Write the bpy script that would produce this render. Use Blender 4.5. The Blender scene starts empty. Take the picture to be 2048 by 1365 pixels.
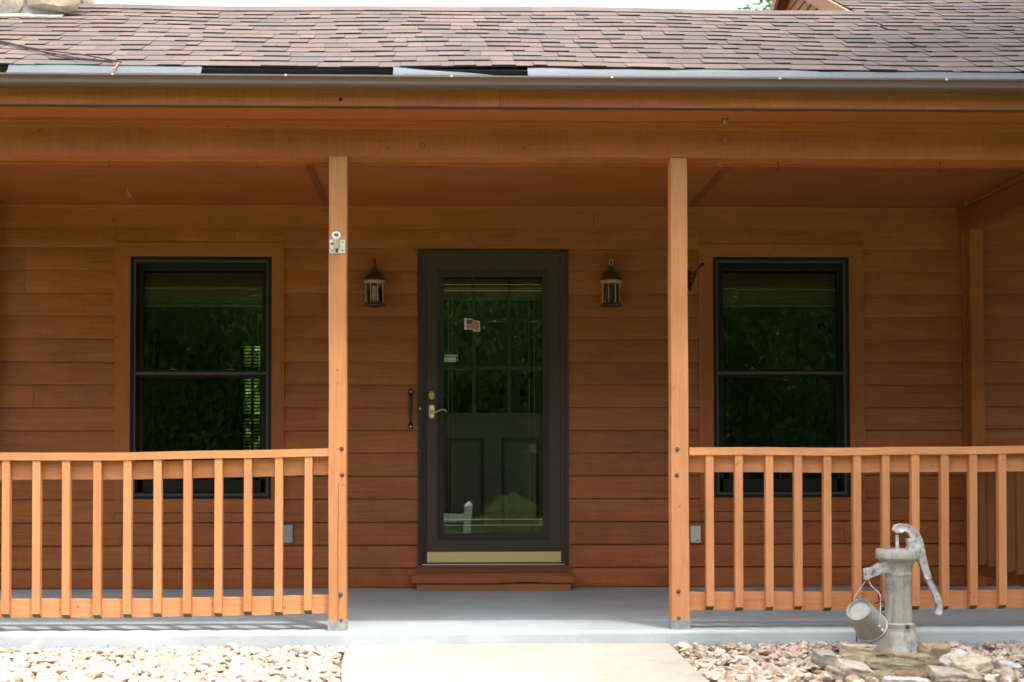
import bpy, bmesh, math, random
import numpy as np
from mathutils import Vector, Matrix
random.seed(7); rng = np.random.default_rng(7)
R = math.radians
S = bpy.context.scene
COL = S.collection

# ---------------------------------------------------------------- camera
FPX, PCX, PCY = 2845.0, 964.56, 858.93            # focal length and principal point in photo pixels (2048 wide)
YAW, PITCH, ROLL = 0.02825, 0.02893, -0.00143
CAM = Vector((0.0, -9.534, 0.782))
_f = Vector((math.sin(YAW)*math.cos(PITCH), math.cos(YAW)*math.cos(PITCH), math.sin(PITCH)))
_r = Vector((math.cos(YAW), -math.sin(YAW), 0)); _u = _r.cross(_f)
RT = _r*math.cos(ROLL) + _u*math.sin(ROLL); UP = -_r*math.sin(ROLL) + _u*math.cos(ROLL); FW = _f
cd = bpy.data.cameras.new("camera"); cam = bpy.data.objects.new("camera", cd); COL.objects.link(cam)
m = Matrix((RT, UP, -FW)).transposed().to_4x4(); m.translation = CAM; cam.matrix_world = m
cd.sensor_width = 36; cd.lens = FPX/2048*36
cd.shift_x = (1024-PCX)/2048; cd.shift_y = (PCY-682.5)/2048
cd.clip_start = 0.05; cd.clip_end = 2000
cd.dof.use_dof = True; cd.dof.focus_distance = 9.3; cd.dof.aperture_fstop = 3.2
S.camera = cam

# ---------------------------------------------------------------- sky, sun, exposure
SUN_EL, SUN_AZ = R(70), R(30)                      # azimuth: degrees to the right of straight in front of the house
w = bpy.data.worlds.new("World"); S.world = w; w.use_nodes = True
nt = w.node_tree; nt.nodes.clear()
sky = nt.nodes.new('ShaderNodeTexSky'); sky.sky_type = 'NISHITA'; sky.sun_disc = False
sky.sun_elevation = SUN_EL; sky.sun_rotation = R(180)-SUN_AZ
sky.dust_density = 6.0; sky.air_density = 1.0; sky.ozone_density = 0.6
bg = nt.nodes.new('ShaderNodeBackground'); bg.inputs[1].default_value = 0.15
wo = nt.nodes.new('ShaderNodeOutputWorld')
hs = nt.nodes.new('ShaderNodeHueSaturation'); hs.inputs['Saturation'].default_value = 0.35; hs.inputs['Value'].default_value = 1.4   # thin white summer haze
nt.links.new(sky.outputs[0], hs.inputs['Color']); nt.links.new(hs.outputs[0], bg.inputs[0]); nt.links.new(bg.outputs[0], wo.inputs[0])
ld = bpy.data.lights.new("sun", 'SUN'); ld.energy = 1.9; ld.angle = R(3.0); ld.color = (1.0, 0.95, 0.87)
sun = bpy.data.objects.new("sun", ld); COL.objects.link(sun)
sv = Vector((math.sin(SUN_AZ)*math.cos(SUN_EL), -math.cos(SUN_AZ)*math.cos(SUN_EL), math.sin(SUN_EL)))
sun.rotation_euler = sv.to_track_quat('Z', 'Y').to_euler(); sun.location = (6, -10, 20)
S.view_settings.view_transform = 'Standard'; S.view_settings.look = 'None'
S.view_settings.exposure = 1.24; S.view_settings.gamma = 1.0
S.cycles.max_bounces = 10; S.cycles.diffuse_bounces = 5; S.cycles.glossy_bounces = 5
S.cycles.transparent_max_bounces = 16; S.cycles.sample_clamp_indirect = 6

# ---------------------------------------------------------------- helpers
def ray(px, py): return FW + RT*((px-PCX)/FPX) + UP*((PCY-py)/FPX)
def at(px, py, Y):
    d = ray(px, py); return CAM + d*((Y-CAM.y)/d.y)
def atz(px, py, z):
    d = ray(px, py); return CAM + d*((z-CAM.z)/d.z)

def empty(name, label, cat, loc=(0,0,0), rz=0, group=None):
    o = bpy.data.objects.new(name, None); COL.objects.link(o)
    o.empty_display_size = .1; o.location = loc; o.rotation_euler = (0,0,rz)
    tag(o, label, cat, group); return o
def tag(o, label=None, cat=None, group=None, kind=None):
    if label: o['label'] = label
    if cat: o['category'] = cat
    if group: o['group'] = group
    if kind: o['kind'] = kind
    return o
def part(name, parent):                            # a part that only holds sub-parts
    o = bpy.data.objects.new(name, None); COL.objects.link(o); o.parent = parent; o.empty_display_size=.1; return o

def smoothpts(P, n=6):
    P = [Vector(p) for p in P]; out = []
    for i in range(len(P)-1):
        a, b, c, d = P[max(i-1,0)], P[i], P[i+1], P[min(i+2,len(P)-1)]
        for k in range(n):
            t = k/n; out.append(.5*((2*b)+(c-a)*t+(2*a-5*b+4*c-d)*t*t+(3*b-a-3*c+d)*t**3))
    return out+[P[-1]]

class MB:
    def __init__(s): s.bm = bmesh.new(); s.mi = 0
    def face(s, vs):
        try: f = s.bm.faces.new(vs); f.material_index = s.mi; return f
        except ValueError: return None
    def hexa(s, P):                                # 8 points: bottom ring ccw, top ring ccw
        v = [s.bm.verts.new(p) for p in P]
        for q in ((3,2,1,0),(4,5,6,7),(0,1,5,4),(1,2,6,5),(2,3,7,6),(3,0,4,7)): s.face([v[i] for i in q])
        return v
    def box(s, x0,x1,y0,y1,z0,z1):
        return s.hexa([(x0,y0,z0),(x1,y0,z0),(x1,y1,z0),(x0,y1,z0),(x0,y0,z1),(x1,y0,z1),(x1,y1,z1),(x0,y1,z1)])
    def loft(s, rings, cap=True, closed=True):
        vs = [[s.bm.verts.new(p) for p in r] for r in rings]
        n = len(rings[0])
        for a, b in zip(vs, vs[1:]):
            for i in range(n if closed else n-1): s.face([a[i], a[(i+1)%n], b[(i+1)%n], b[i]])
        if cap and closed: s.face(list(reversed(vs[0]))); s.face(vs[-1])
        return vs
    def lathe(s, prof, n=24, c=(0,0,0), cap=True, M=None, rot=0):
        rings = []
        for r, z in prof:
            ring = []
            for i in range(n):
                a = 2*math.pi*i/n + rot; p = Vector((r*math.cos(a), r*math.sin(a), z))
                if M: p = M @ p
                ring.append(p + Vector(c))
            rings.append(ring)
        return s.loft(rings, cap)
    def tube(s, pts, r, n=8, cap=True):
        pts = [Vector(p) for p in pts]; rr = r if isinstance(r, (list,tuple)) else [r]*len(pts)
        rings = []; up = Vector((0.13, 0.21, 1)).normalized()
        t0 = None
        for i, p in enumerate(pts):
            t = (pts[min(i+1,len(pts)-1)] - pts[max(i-1,0)]).normalized()
            if t0 is None:
                a = t.cross(up if abs(t.z) < .95 else Vector((1,0,0))).normalized()
            else:
                a = (a - t*a.dot(t)).normalized()
            b = t.cross(a); t0 = t
            rings.append([p + (a*math.cos(2*math.pi*k/n) + b*math.sin(2*math.pi*k/n))*rr[i] for k in range(n)])
        return s.loft(rings, cap)
    def sweep(s, pts, dirs):                       # ribbons / flat castings: rings given by offsets
        return s.loft([[Vector(p)+Vector(o) for o in ds] for p, ds in zip(pts, dirs)])
    def prism(s, outline, y0, y1, plane='xz'):     # outline extruded along y
        a = [s.bm.verts.new((x, y0, z)) for x, z in outline]; b = [s.bm.verts.new((x, y1, z)) for x, z in outline]
        n = len(outline)
        for i in range(n): s.face([a[i], a[(i+1)%n], b[(i+1)%n], b[i]])
        s.face(list(reversed(a))); s.face(b)
    def build(s, name, mats, parent=None, bevel=0, smooth=False, seg=2, angle=35):
        if bevel:
            bmesh.ops.bevel(s.bm, geom=[e for e in s.bm.edges if e.is_manifold and e.calc_face_angle(0) > .5], offset=bevel, segments=seg, affect='EDGES', profile=.5, clamp_overlap=True)
        bmesh.ops.recalc_face_normals(s.bm, faces=s.bm.faces)
        me = bpy.data.meshes.new(name); s.bm.to_mesh(me); s.bm.free()
        for mt in (mats if isinstance(mats, (list,tuple)) else [mats]): me.materials.append(mt)
        if smooth or bevel:
            me.polygons.foreach_set('use_smooth', [True]*len(me.polygons)); me.set_sharp_from_angle(angle=R(angle))
        o = bpy.data.objects.new(name, me); COL.objects.link(o)
        if parent: o.parent = parent
        return o

def copy_tree(o, parent=None):
    c = o.copy(); COL.objects.link(c)
    if parent: c.parent = parent; c.matrix_parent_inverse = o.matrix_parent_inverse.copy()
    for ch in [x for x in list(COL.objects) if x.parent == o]: copy_tree(ch, c)
    return c

# ---------------------------------------------------------------- materials
class NT:
    def __init__(s, name):
        s.m = bpy.data.materials.new(name); s.m.use_nodes = True; s.t = s.m.node_tree
        s.b = s.t.nodes['Principled BSDF']; s.o = s.t.nodes['Material Output']
    def n(s, ty, **kw):
        x = s.t.nodes.new(ty)
        for k, v in kw.items():
            if k.startswith('i_'):
                x.inputs[int(k[2:]) if k[2:].isdigit() else k[2:].replace('_',' ')].default_value = v
            else: setattr(x, k, v)
        return x
    def l(s, a, b): s.t.links.new(a, b)
    def math(s, op, a, b=None, c=None, clamp=False):
        x = s.n('ShaderNodeMath', operation=op, use_clamp=clamp)
        for i, v in enumerate((a, b, c)):
            if v is None: continue
            if isinstance(v, (int, float)): x.inputs[i].default_value = v
            else: s.l(v, x.inputs[i])
        return x.outputs[0]
    def coord(s, scale=(1,1,1), rnd=0.0, loc=(0,0,0)):
        tc = s.n('ShaderNodeTexCoord'); out = tc.outputs['Object']
        if rnd:
            g = s.n('ShaderNodeNewGeometry'); v = s.n('ShaderNodeCombineXYZ')
            for i, k in enumerate((rnd, rnd*1.7, rnd*.6)): s.l(s.math('MULTIPLY', g.outputs['Random Per Island'], k), v.inputs[i])
            a = s.n('ShaderNodeVectorMath', operation='ADD'); s.l(out, a.inputs[0]); s.l(v.outputs[0], a.inputs[1]); out = a.outputs[0]
        mp = s.n('ShaderNodeMapping'); mp.inputs['Scale'].default_value = scale; mp.inputs['Location'].default_value = loc
        s.l(out, mp.inputs[0]); return mp.outputs[0]
    def noise(s, vec, scale=5, detail=4, rough=.55, dist=0):
        x = s.n('ShaderNodeTexNoise'); x.inputs['Scale'].default_value = scale; x.inputs['Detail'].default_value = detail
        x.inputs['Roughness'].default_value = rough; x.inputs['Distortion'].default_value = dist
        s.l(vec, x.inputs['Vector']); return x.outputs[0]
    def ramp(s, fac, stops, interp='LINEAR'):
        x = s.n('ShaderNodeValToRGB'); x.color_ramp.interpolation = interp
        e = x.color_ramp.elements
        while len(e) < len(stops): e.new(.5)
        for el, (p, c) in zip(e, stops): el.position = p; el.color = tuple(c)+(1,) if len(c) == 3 else c
        s.l(fac, x.inputs[0]); return x.outputs[0]
    def mix(s, fac, a, b, mode='MIX'):
        x = s.n('ShaderNodeMix', data_type='RGBA', blend_type=mode)
        for k, v in ((0, fac), (6, a), (7, b)):
            if isinstance(v, (int, float)): x.inputs[k].default_value = v
            elif isinstance(v, tuple): x.inputs[k].default_value = v+(1,) if len(v) == 3 else v
            else: s.l(v, x.inputs[k])
        return x.outputs[2]
    def bump(s, h, strength=.3, dist=.002):
        x = s.n('ShaderNodeBump'); x.inputs['Strength'].default_value = strength; x.inputs['Distance'].default_value = dist
        s.l(h, x.inputs['Height']); s.l(x.outputs[0], s.b.inputs['Normal'])
    def base(s, v):
        if isinstance(v, tuple): s.b.inputs['Base Color'].default_value = v+(1,)
        else: s.l(v, s.b.inputs['Base Color'])
    def set(s, **kw):
        for k, v in kw.items(): s.b.inputs[k.replace('_', ' ')].default_value = v

def mul(c, k): return tuple(min(1, x*k) for x in c)

def wood(name, col, axis='x', rough=.6, var=.25, grain=1.0, saw=.5, island=True, knots=(), crack=None, spec=.35, bumpd=.0012):
    t = NT(name); st = {'x': (.06,1,1), 'y': (1,.06,1), 'z': (1,1,.06)}[axis]; cr = {'x': (1,.05,.05), 'y': (.05,1,.05), 'z': (.05,.05,1)}[axis]
    ri = 37.0 if island else 0
    co = t.coord(st, ri)
    g1 = t.noise(co, 34, 6, .68, .6)                # long grain
    g2 = t.noise(co, 8, 3, .6, 1.6)               # cathedral figure
    wv = t.math('FRACT', t.math('MULTIPLY', g2, 7.0)); wv = t.math('ABSOLUTE', t.math('SUBTRACT', wv, .5))
    sw = t.noise(t.coord(cr, ri), 110, 3, .6)      # rough sawn marks across the grain
    bl = t.noise(t.coord((1,1,1), ri), 3.0, 3, .6) # blotches in the stain
    v = t.math('ADD', t.math('MULTIPLY', g1, .55*grain), t.math('MULTIPLY', wv, .35*grain))
    v = t.math('ADD', v, t.math('MULTIPLY', sw, .22*saw)); v = t.math('ADD', v, t.math('MULTIPLY', bl, .5))
    mean = .275*grain+.0875*grain+.11*saw+.25
    v = t.math('MULTIPLY_ADD', t.math('SUBTRACT', v, mean), 2.1, .5, clamp=True)
    dark = (col[0]*(1-var), col[1]*(1-var*1.15), col[2]*(1-var*1.25)); lite = mul(col, 1+var*.8)
    c = t.ramp(v, [(0, dark), (1, lite)])
    if island:
        g = t.n('ShaderNodeNewGeometry')
        k = t.ramp(g.outputs['Random Per Island'], [(0, (.83,.81,.79)), (.5, (.95,.95,.95)), (1, (1.0,1.0,1.0))])
        c = t.mix(1.0, c, k, 'MULTIPLY')
        oi = t.n('ShaderNodeObjectInfo'); c = t.mix(1.0, c, t.ramp(oi.outputs['Random'], [(0, (.84,.82,.78)), (1, (1,1,1))]), 'MULTIPLY')
    spk = t.math('MULTIPLY', t.math('SUBTRACT', t.noise(t.coord((1,1,1), ri), 28, 2, .5), .70), 14, clamp=True)
    c = t.mix(t.math('MULTIPLY', spk, .6), c, mul(col, .30))
    tc = t.n('ShaderNodeTexCoord')
    for (kx, ky, kz, kr) in knots:
        d = t.n('ShaderNodeVectorMath', operation='DISTANCE'); t.l(tc.outputs['Object'], d.inputs[0]); d.inputs[1].default_value = (kx, ky, kz)
        ringn = t.math('ABSOLUTE', t.math('SUBTRACT', d.outputs['Value'], kr))
        f = t.math('SUBTRACT', 1.0, t.math('DIVIDE', ringn, .005), clamp=True)
        c = t.mix(t.math('MULTIPLY', f, .75), c, mul(col, .25))
    if crack:
        x0, z0, z1 = crack
        sp = t.n('ShaderNodeSeparateXYZ'); t.l(tc.outputs['Object'], sp.inputs[0])
        nz = t.noise(t.coord((0,0,1)), 9, 4, .7)
        xx = t.math('ADD', t.math('SUBTRACT', sp.outputs[0], x0), t.math('MULTIPLY', t.math('SUBTRACT', nz, .5), .03))
        f = t.math('LESS_THAN', t.math('ABSOLUTE', xx), .0013)
        f = t.math('MULTIPLY', f, t.math('MULTIPLY', t.math('GREATER_THAN', sp.outputs[2], z0), t.math('LESS_THAN', sp.outputs[2], z1)))
        c = t.mix(f, c, (.02,.01,.006))
    t.base(c); t.set(Roughness=rough); t.b.inputs['Specular IOR Level'].default_value = spec
    h = t.math('ADD', t.math('ADD', g1, t.math('MULTIPLY', wv, .5)), t.math('MULTIPLY', sw, .7*saw))
    t.bump(h, .5, bumpd); return t.m

def plain(name, col, rough=.5, metal=0, spec=.5, var=.0, scale=20, bump=0, coat=0):
    t = NT(name)
    if var:
        n = t.noise(t.coord(), scale, 5, .65)
        t.base(t.ramp(n, [(.25, mul(col, 1-var)), (.75, mul(col, 1+var))]))
        if bump: t.bump(n, .5, bump)
        r = t.math('MULTIPLY_ADD', n, .25, rough-.12, clamp=True); t.l(r, t.b.inputs['Roughness'])
    else: t.base(col); t.set(Roughness=rough)
    t.set(Metallic=metal); t.b.inputs['Specular IOR Level'].default_value = spec
    return t.m

def glass(name, ior=1.9, tint=(.92,.95,.93), rough=0.0):
    t = NT(name); t.t.nodes.remove(t.b)
    tr = t.n('ShaderNodeBsdfTransparent'); tr.inputs[0].default_value = tint+(1,)
    gl = t.n('ShaderNodeBsdfGlossy'); gl.inputs['Roughness'].default_value = rough
    nz = t.noise(t.coord((1,1,1)), 1.3, 2, .5)      # slightly uneven panes bend what they mirror
    bp = t.n('ShaderNodeBump'); bp.inputs['Strength'].default_value = .12; bp.inputs['Distance'].default_value = .01
    t.l(nz, bp.inputs['Height']); t.l(bp.outputs[0], gl.inputs['Normal'])
    fr = t.n('ShaderNodeFresnel'); fr.inputs[0].default_value = ior
    mx = t.n('ShaderNodeMixShader'); t.l(fr.outputs[0], mx.inputs[0]); t.l(tr.outputs[0], mx.inputs[1]); t.l(gl.outputs[0], mx.inputs[2])
    t.l(mx.outputs[0], t.o.inputs[0]); return t.m

STAIN = (.33, .112, .030)
LITE = (.68, .298, .130)
M = {}
M['siding'] = wood('siding_stain', (.39,.122,.030), 'x', .5, .32, .95, 1.0, spec=.4)
M['trimx'] = wood('trim_stain_x', (.41,.128,.031), 'x', .5, .22, .8, .7)
M['trimz'] = wood('trim_stain_z', (.41,.128,.031), 'z', .5, .22, .8, .7)
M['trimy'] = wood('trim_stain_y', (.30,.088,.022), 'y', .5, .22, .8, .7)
M['ceil'] = wood('ceiling_stain', (.42,.128,.028), 'x', .45, .30, 1.0, .3)
kb = [(*at(845,291,-2.55), .012), (*at(1048,298,-2.55), .008), (*at(1451,280,-2.55), .022), (*at(841,287,-2.55), .001)]
M['beam'] = wood('beam_stain', (.45,.130,.032), 'x', .5, .34, .5, 1.7, knots=kb)
M['fascia'] = wood('fascia_stain', (.44,.130,.037), 'x', .5, .34, .5, 1.7)
M['soffit'] = wood('soffit_stain', (.46,.132,.032), 'x', .42, .15, .5, .5)
xl = at(678,1100,-2.55).x
M['postL'] = wood('post_stain_cracked', LITE, 'z', .6, .19, 1.0, .5, crack=(xl-.004, .05, .72))
M['post'] = wood('post_stain', mul(LITE,.96), 'z', .6, .19, 1.0, .5)
M['railx'] = wood('rail_stain_x', LITE, 'x', .6, .22, 1, .5)
M['railz'] = wood('rail_stain_z', LITE, 'z', .6, .17, .9, .4)
M['railend'] = plain('mossy_end_grain', (.10,.105,.03), .9, var=.5, scale=60)
M['railshade'] = wood('side_rail_shaded_stain', (.34,.12,.04), 'z', .6, .2)  # darker copy of the rail stain: shade put into the baluster colour
M['raily'] = wood('rail_shaded_stain_y', (.30,.10,.035), 'y', .6, .14, 1, .4)  # rail stain darkened too, so the side rails carry their shade in the colour
M['step'] = wood('step_stain', (.40,.15,.05), 'x', .6, .22, .6, 1.0)
M['darkgap'] = plain('dark_gap', (.012,.010,.008), .9)
M['bronze'] = plain('bronze_aluminium', (.046,.034,.029), .42, var=.12, scale=30, spec=.5)
M['bead'] = plain('bead_bronze', (.030,.022,.020), .6, var=.1, spec=.3)
M['brick'] = plain('brown_black_moulding', (.040,.022,.019), .5, var=.2, scale=25)
M['winframe'] = plain('window_frame_black', (.010,.009,.008), .5, var=.1, spec=.25)
M['track'] = plain('window_track', (.075,.070,.066), .4, metal=.3, var=.1)
M['gutter'] = plain('gutter_brown', (.135,.086,.076), .5, var=.06, scale=6, spec=.35)
M['gutterlip'] = plain('gutter_lip', (.30,.22,.20), .35, var=.1)
M['brass'] = plain('brass', (.74,.63,.30), .30, metal=.75)
M['galv'] = plain('galvanised', (.42,.44,.44), .45, metal=.6, var=.35, scale=40)
M['bolt'] = plain('rusty_bolt', (.10,.085,.08), .6, metal=.5, var=.4, scale=200)
M['alum'] = plain('aluminium', (.70,.70,.68), .35, metal=.8)
M['alumpaint'] = plain('cast_aluminium', (.66,.65,.62), .5, var=.12, scale=60)
M['black'] = plain('black_iron', (.012,.012,.013), .4, spec=.5)
M['rust'] = plain('old_bronze', (.085,.048,.028), .65, var=.5, scale=70, metal=.2)
M['tanmetal'] = plain('faded_bronze', (.42,.25,.13), .6, var=.25, scale=90)
M['bulb'] = plain('bulb_white', (.75,.75,.66), .3)
M['smoky'] = plain('clear_bulb', (.10,.10,.09), .1)
M['camedark'] = plain('dark_came', (.17,.15,.07), .4, metal=.5)
M['plastic'] = plain('grey_plastic', (.36,.40,.40), .5, var=.08)
M['white'] = plain('white_paint', (.8,.8,.78), .5)
M['copper'] = plain('copper_wire', (.45,.2,.12), .5, metal=.5)
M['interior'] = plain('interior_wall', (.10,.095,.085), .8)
M['blind'] = plain('blind_slats', (.26,.19,.12), .7, var=.1)
M['blindtan'] = plain('blind_tan', (.50,.40,.22), .7, var=.08)
M['glass'] = glass('window_glass', 1.9)
M['stormglass'] = glass('storm_glass', 1.95)
M['lampglass'] = glass('lamp_glass', 1.5, (.75,.72,.62))
M['came'] = plain('brass_came', (.55,.50,.33), .4, metal=.7)
M['flagwhite'] = plain('flag_white', (.72,.68,.64), .5)
M['flagred'] = plain('flag_red', (.38,.012,.016), .5)
M['flagblue'] = plain('flag_blue', (.05,.065,.13), .5)
M['paper'] = plain('sticker', (.42,.46,.38), .6)
M['ink'] = plain('ink', (.10,.11,.10), .6)

def mat_slab():
    t = NT('blue_grey_painted_concrete'); co = t.coord()
    a = t.noise(co, 2.2, 6, .65); b = t.noise(co, 55, 4, .7); st = t.noise(t.coord((.35,1.6,1)), 5, 5, .7, 1.5)
    c = t.ramp(a, [(.3, (.29,.335,.355)), (.7, (.385,.43,.448))])
    c = t.mix(t.math('MULTIPLY', t.math('SUBTRACT', st, .52), 3.0, clamp=True), c, (.48,.515,.53))
    wear = t.math('MULTIPLY', t.math('SUBTRACT', b, .56), 9.0, clamp=True)
    msk = t.math('MULTIPLY', t.math('SUBTRACT', t.noise(co, 1.1, 3, .6), .5), 6.0, clamp=True)
    c = t.mix(t.math('MULTIPLY', t.math('MULTIPLY', wear, msk), .7), c, (.52,.47,.36))
    t.base(c); t.set(Roughness=.5); t.bump(b, .4, .002); return t.m
def mat_path():
    t = NT('pale_concrete'); co = t.coord()
    a = t.noise(co, 3.0, 6, .7); b = t.noise(co, 140, 3, .7); s = t.noise(co, 9, 5, .75, 1.0)
    c = t.ramp(a, [(.3, (.31,.275,.23)), (.7, (.42,.395,.35))])
    c = t.mix(t.math('MULTIPLY', t.math('SUBTRACT', s, .55), 4.0, clamp=True), c, (.29,.225,.155))
    c = t.mix(t.math('MULTIPLY', t.math('SUBTRACT', b, .58), 5.0, clamp=True), c, (.26,.22,.17))
    t.base(c); t.set(Roughness=.85); t.bump(b, .5, .003); return t.m
def mat_ground():
    t = NT('lawn_and_soil'); co = t.coord()
    a = t.noise(co, .35, 5, .6); b = t.noise(co, 30, 4, .7)
    g = t.ramp(t.math('ADD', t.math('MULTIPLY', a, .6), t.math('MULTIPLY', b, .4)), [(.3, (.055,.11,.018)), (.7, (.14,.24,.05))])
    s = t.ramp(b, [(.35, (.10,.055,.03)), (.65, (.24,.16,.10))])
    tc = t.n('ShaderNodeTexCoord'); sp = t.n('ShaderNodeSeparateXYZ'); t.l(tc.outputs['Object'], sp.inputs[0])
    yb = t.math('ADD', sp.outputs[1], t.math('MULTIPLY', t.noise(co, 2, 3), .5))
    f = t.math('MULTIPLY', t.math('GREATER_THAN', yb, -4.0), t.math('LESS_THAN', sp.outputs[1], 6.0))
    t.base(t.mix(f, g, s)); t.set(Roughness=.95); t.bump(b, .8, .02); return t.m
def mat_pebble(name='pebbles', dim=1.0):
    t = NT(name); g = t.n('ShaderNodeNewGeometry'); co = t.coord((1,1,1), 11.0)
    c = t.ramp(g.outputs['Random Per Island'], [(0,(.60,.55,.48)),(.25,(.50,.41,.32)),(.4,(.70,.67,.62)),(.56,(.42,.30,.20)),(.66,(.40,.30,.26)),(.78,(.66,.60,.54)),(.9,(.36,.25,.14)),(1,(.45,.42,.39))])
    n = t.noise(co, 45, 5, .7); v = t.ramp(n, [(.3, (.72,.62,.52)), (.6, (1,1,1))])
    t.base(t.mix(1.0, c, v, 'MULTIPLY')); t.set(Roughness=.75); t.bump(n, .5, .004); return t.m
def mat_rock(name, col, col2):
    t = NT(name); co = t.coord((1,1,2.6)); n = t.noise(co, 14, 7, .7, .8); n2 = t.noise(t.coord(), 60, 5, .7)
    c = t.ramp(n, [(.28, mul(col2,.6)), (.48, col2), (.58, col), (.75, mul(col,1.25))])
    c = t.mix(t.math('MULTIPLY', t.math('SUBTRACT', n2, .55), 3, clamp=True), c, mul(col, .45))
    t.base(c); t.set(Roughness=.85); t.bump(t.math('ADD', n, n2), .8, .008); return t.m
def mat_shingle():
    t = NT('asphalt_shingle'); g = t.n('ShaderNodeNewGeometry'); co = t.coord((1,1,1), 9)
    c = t.ramp(g.outputs['Random Per Island'], [(0,(.128,.084,.076)),(.22,(.155,.110,.098)),(.42,(.120,.088,.080)),(.60,(.096,.082,.085)),(.74,(.165,.120,.102)),(.88,(.112,.086,.080)),(1,(.142,.106,.096))])
    n = t.noise(co, 260, 3, .8); v = t.ramp(n, [(.3,(.62,.60,.60)),(.7,(1.3,1.28,1.25))])
    b = t.noise(t.coord(), 1.2, 4, .6); bv = t.ramp(b, [(.3,(.85,.85,.88)),(.7,(1.12,1.1,1.05))])
    c = t.mix(1.0, t.mix(1.0, c, v, 'MULTIPLY'), bv, 'MULTIPLY')
    t.base(c); t.set(Roughness=.8); t.bump(n, .7, .002); return t.m
def mat_mesh():
    t = NT('gutter_screen'); tc = t.coord((1,1.6,1.6)); 
    rot = t.n('ShaderNodeVectorRotate', rotation_type='Z_AXIS'); t.l(tc, rot.inputs['Vector']); rot.inputs['Angle'].default_value = R(45)
    sp = t.n('ShaderNodeSeparateXYZ'); t.l(rot.outputs[0], sp.inputs[0])
    def band(x): return t.math('LESS_THAN', t.math('FRACT', t.math('MULTIPLY', x, 150.0)), .42)
    a = t.math('MAXIMUM', band(sp.outputs[0]), band(sp.outputs[1]))
    t.base((.13,.155,.185)); t.set(Roughness=.6, Metallic=.2); t.l(t.math('MAXIMUM', a, .35), t.b.inputs['Alpha']); return t.m
def mat_pump():
    t = NT('weathered_grey_paint'); co = t.coord(); n = t.noise(co, 16, 6, .7); n2 = t.noise(co, 90, 4, .7); n3 = t.noise(co, 7, 3, .6)
    c = t.ramp(n, [(.3,(.25,.26,.24)),(.45,(.40,.40,.35)),(.6,(.46,.45,.40)),(.8,(.53,.52,.48))])
    c = t.mix(t.math('MULTIPLY', t.math('SUBTRACT', n3, .53), 8, clamp=True), c, (.20,.22,.26))
    c = t.mix(t.math('MULTIPLY', t.math('SUBTRACT', n2, .62), 6, clamp=True), c, (.12,.11,.10))
    n4 = t.noise(t.coord((1,1,.12)), 38, 4, .7); c = t.mix(t.math('MULTIPLY', t.math('MULTIPLY', t.math('SUBTRACT', n4, .54), 7, clamp=True), .6), c, (.17,.145,.11))
    t.base(c); t.set(Roughness=.42); t.bump(n2, .6, .003); return t.m
def mat_handle():
    t = NT('chipped_white_paint'); co = t.coord(); n = t.noise(co, 30, 6, .75); n2 = t.noise(co, 9, 3, .6)
    c = t.ramp(n, [(.36,(.13,.15,.18)),(.46,(.40,.42,.43)),(.6,(.66,.65,.61))])
    t.base(c); t.set(Roughness=.5); t.bump(n, .35, .002); return t.m
def mat_leaf(name, a, b):
    t = NT(name); g = t.n('ShaderNodeNewGeometry'); c = t.ramp(g.outputs['Random Per Island'], [(0,a),(1,b)])
    t.base(c); t.set(Roughness=.55)
    tl = t.n('ShaderNodeBsdfTranslucent'); t.l(c, tl.inputs[0]); mx = t.n('ShaderNodeMixShader'); mx.inputs[0].default_value = .5
    t.l(t.b.outputs[0], mx.inputs[1]); t.l(tl.outputs[0], mx.inputs[2]); t.l(mx.outputs[0], t.o.inputs[0]); return t.m
M['slab'] = mat_slab(); M['path'] = mat_path(); M['ground'] = mat_ground(); M['pebble'] = mat_pebble(); M['shingle'] = mat_shingle()
M['mesh'] = mat_mesh(); M['pump'] = mat_pump(); M['handle'] = mat_handle()
M['leafd'] = mat_leaf('leaves_dark', (.05,.11,.016), (.10,.19,.03)); M['leafy'] = mat_leaf('leaves_yellow_green', (.11,.16,.018), (.24,.29,.045))
M['bark'] = plain('bark', (.09,.07,.055), .9, var=.4, scale=12, bump=.03)
M['pail'] = plain('pail_grey', (.36,.355,.34), .45, metal=.25, var=.14, scale=30, bump=.001)
M['asphaltedge'] = plain('shingle_edge', (.018,.018,.02), .9)
M['chim'] = plain('mortar', (.42,.40,.37), .9, var=.2, bump=.004)
M['chstone'] = mat_pebble('chimney_stone')

# ---------------------------------------------------------------- setting: ground, path, porch floor
def gz(x, y):
    if y > -4.2: z = -.10
    else: z = -.10 - .5*min(1, (-4.2-y)/5.5) - .4*min(1, max(0, (-9.7-y)/10))
    if y > 7: z = -.3
    return z
def axis_samples(lim): return sorted({round(s*v, 3) for v in [0,1,2,3,4,5,6,7,8,10,12,15,20,28,40,60,100,200,lim] for s in (1,-1)})
bm = MB(); xs = axis_samples(500); ys = sorted(set(axis_samples(500)) | {-4.2,-5.5,-9.0,-9.7,-14.0,-18.0})
g = [[bm.bm.verts.new((x, y, gz(x,y))) for x in xs] for y in ys]
for j in range(len(ys)-1):
    for i in range(len(xs)-1): bm.face([g[j][i], g[j][i+1], g[j+1][i+1], g[j+1][i]])
tag(bm.build('ground', M['ground'], smooth=True), kind='structure')

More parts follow.
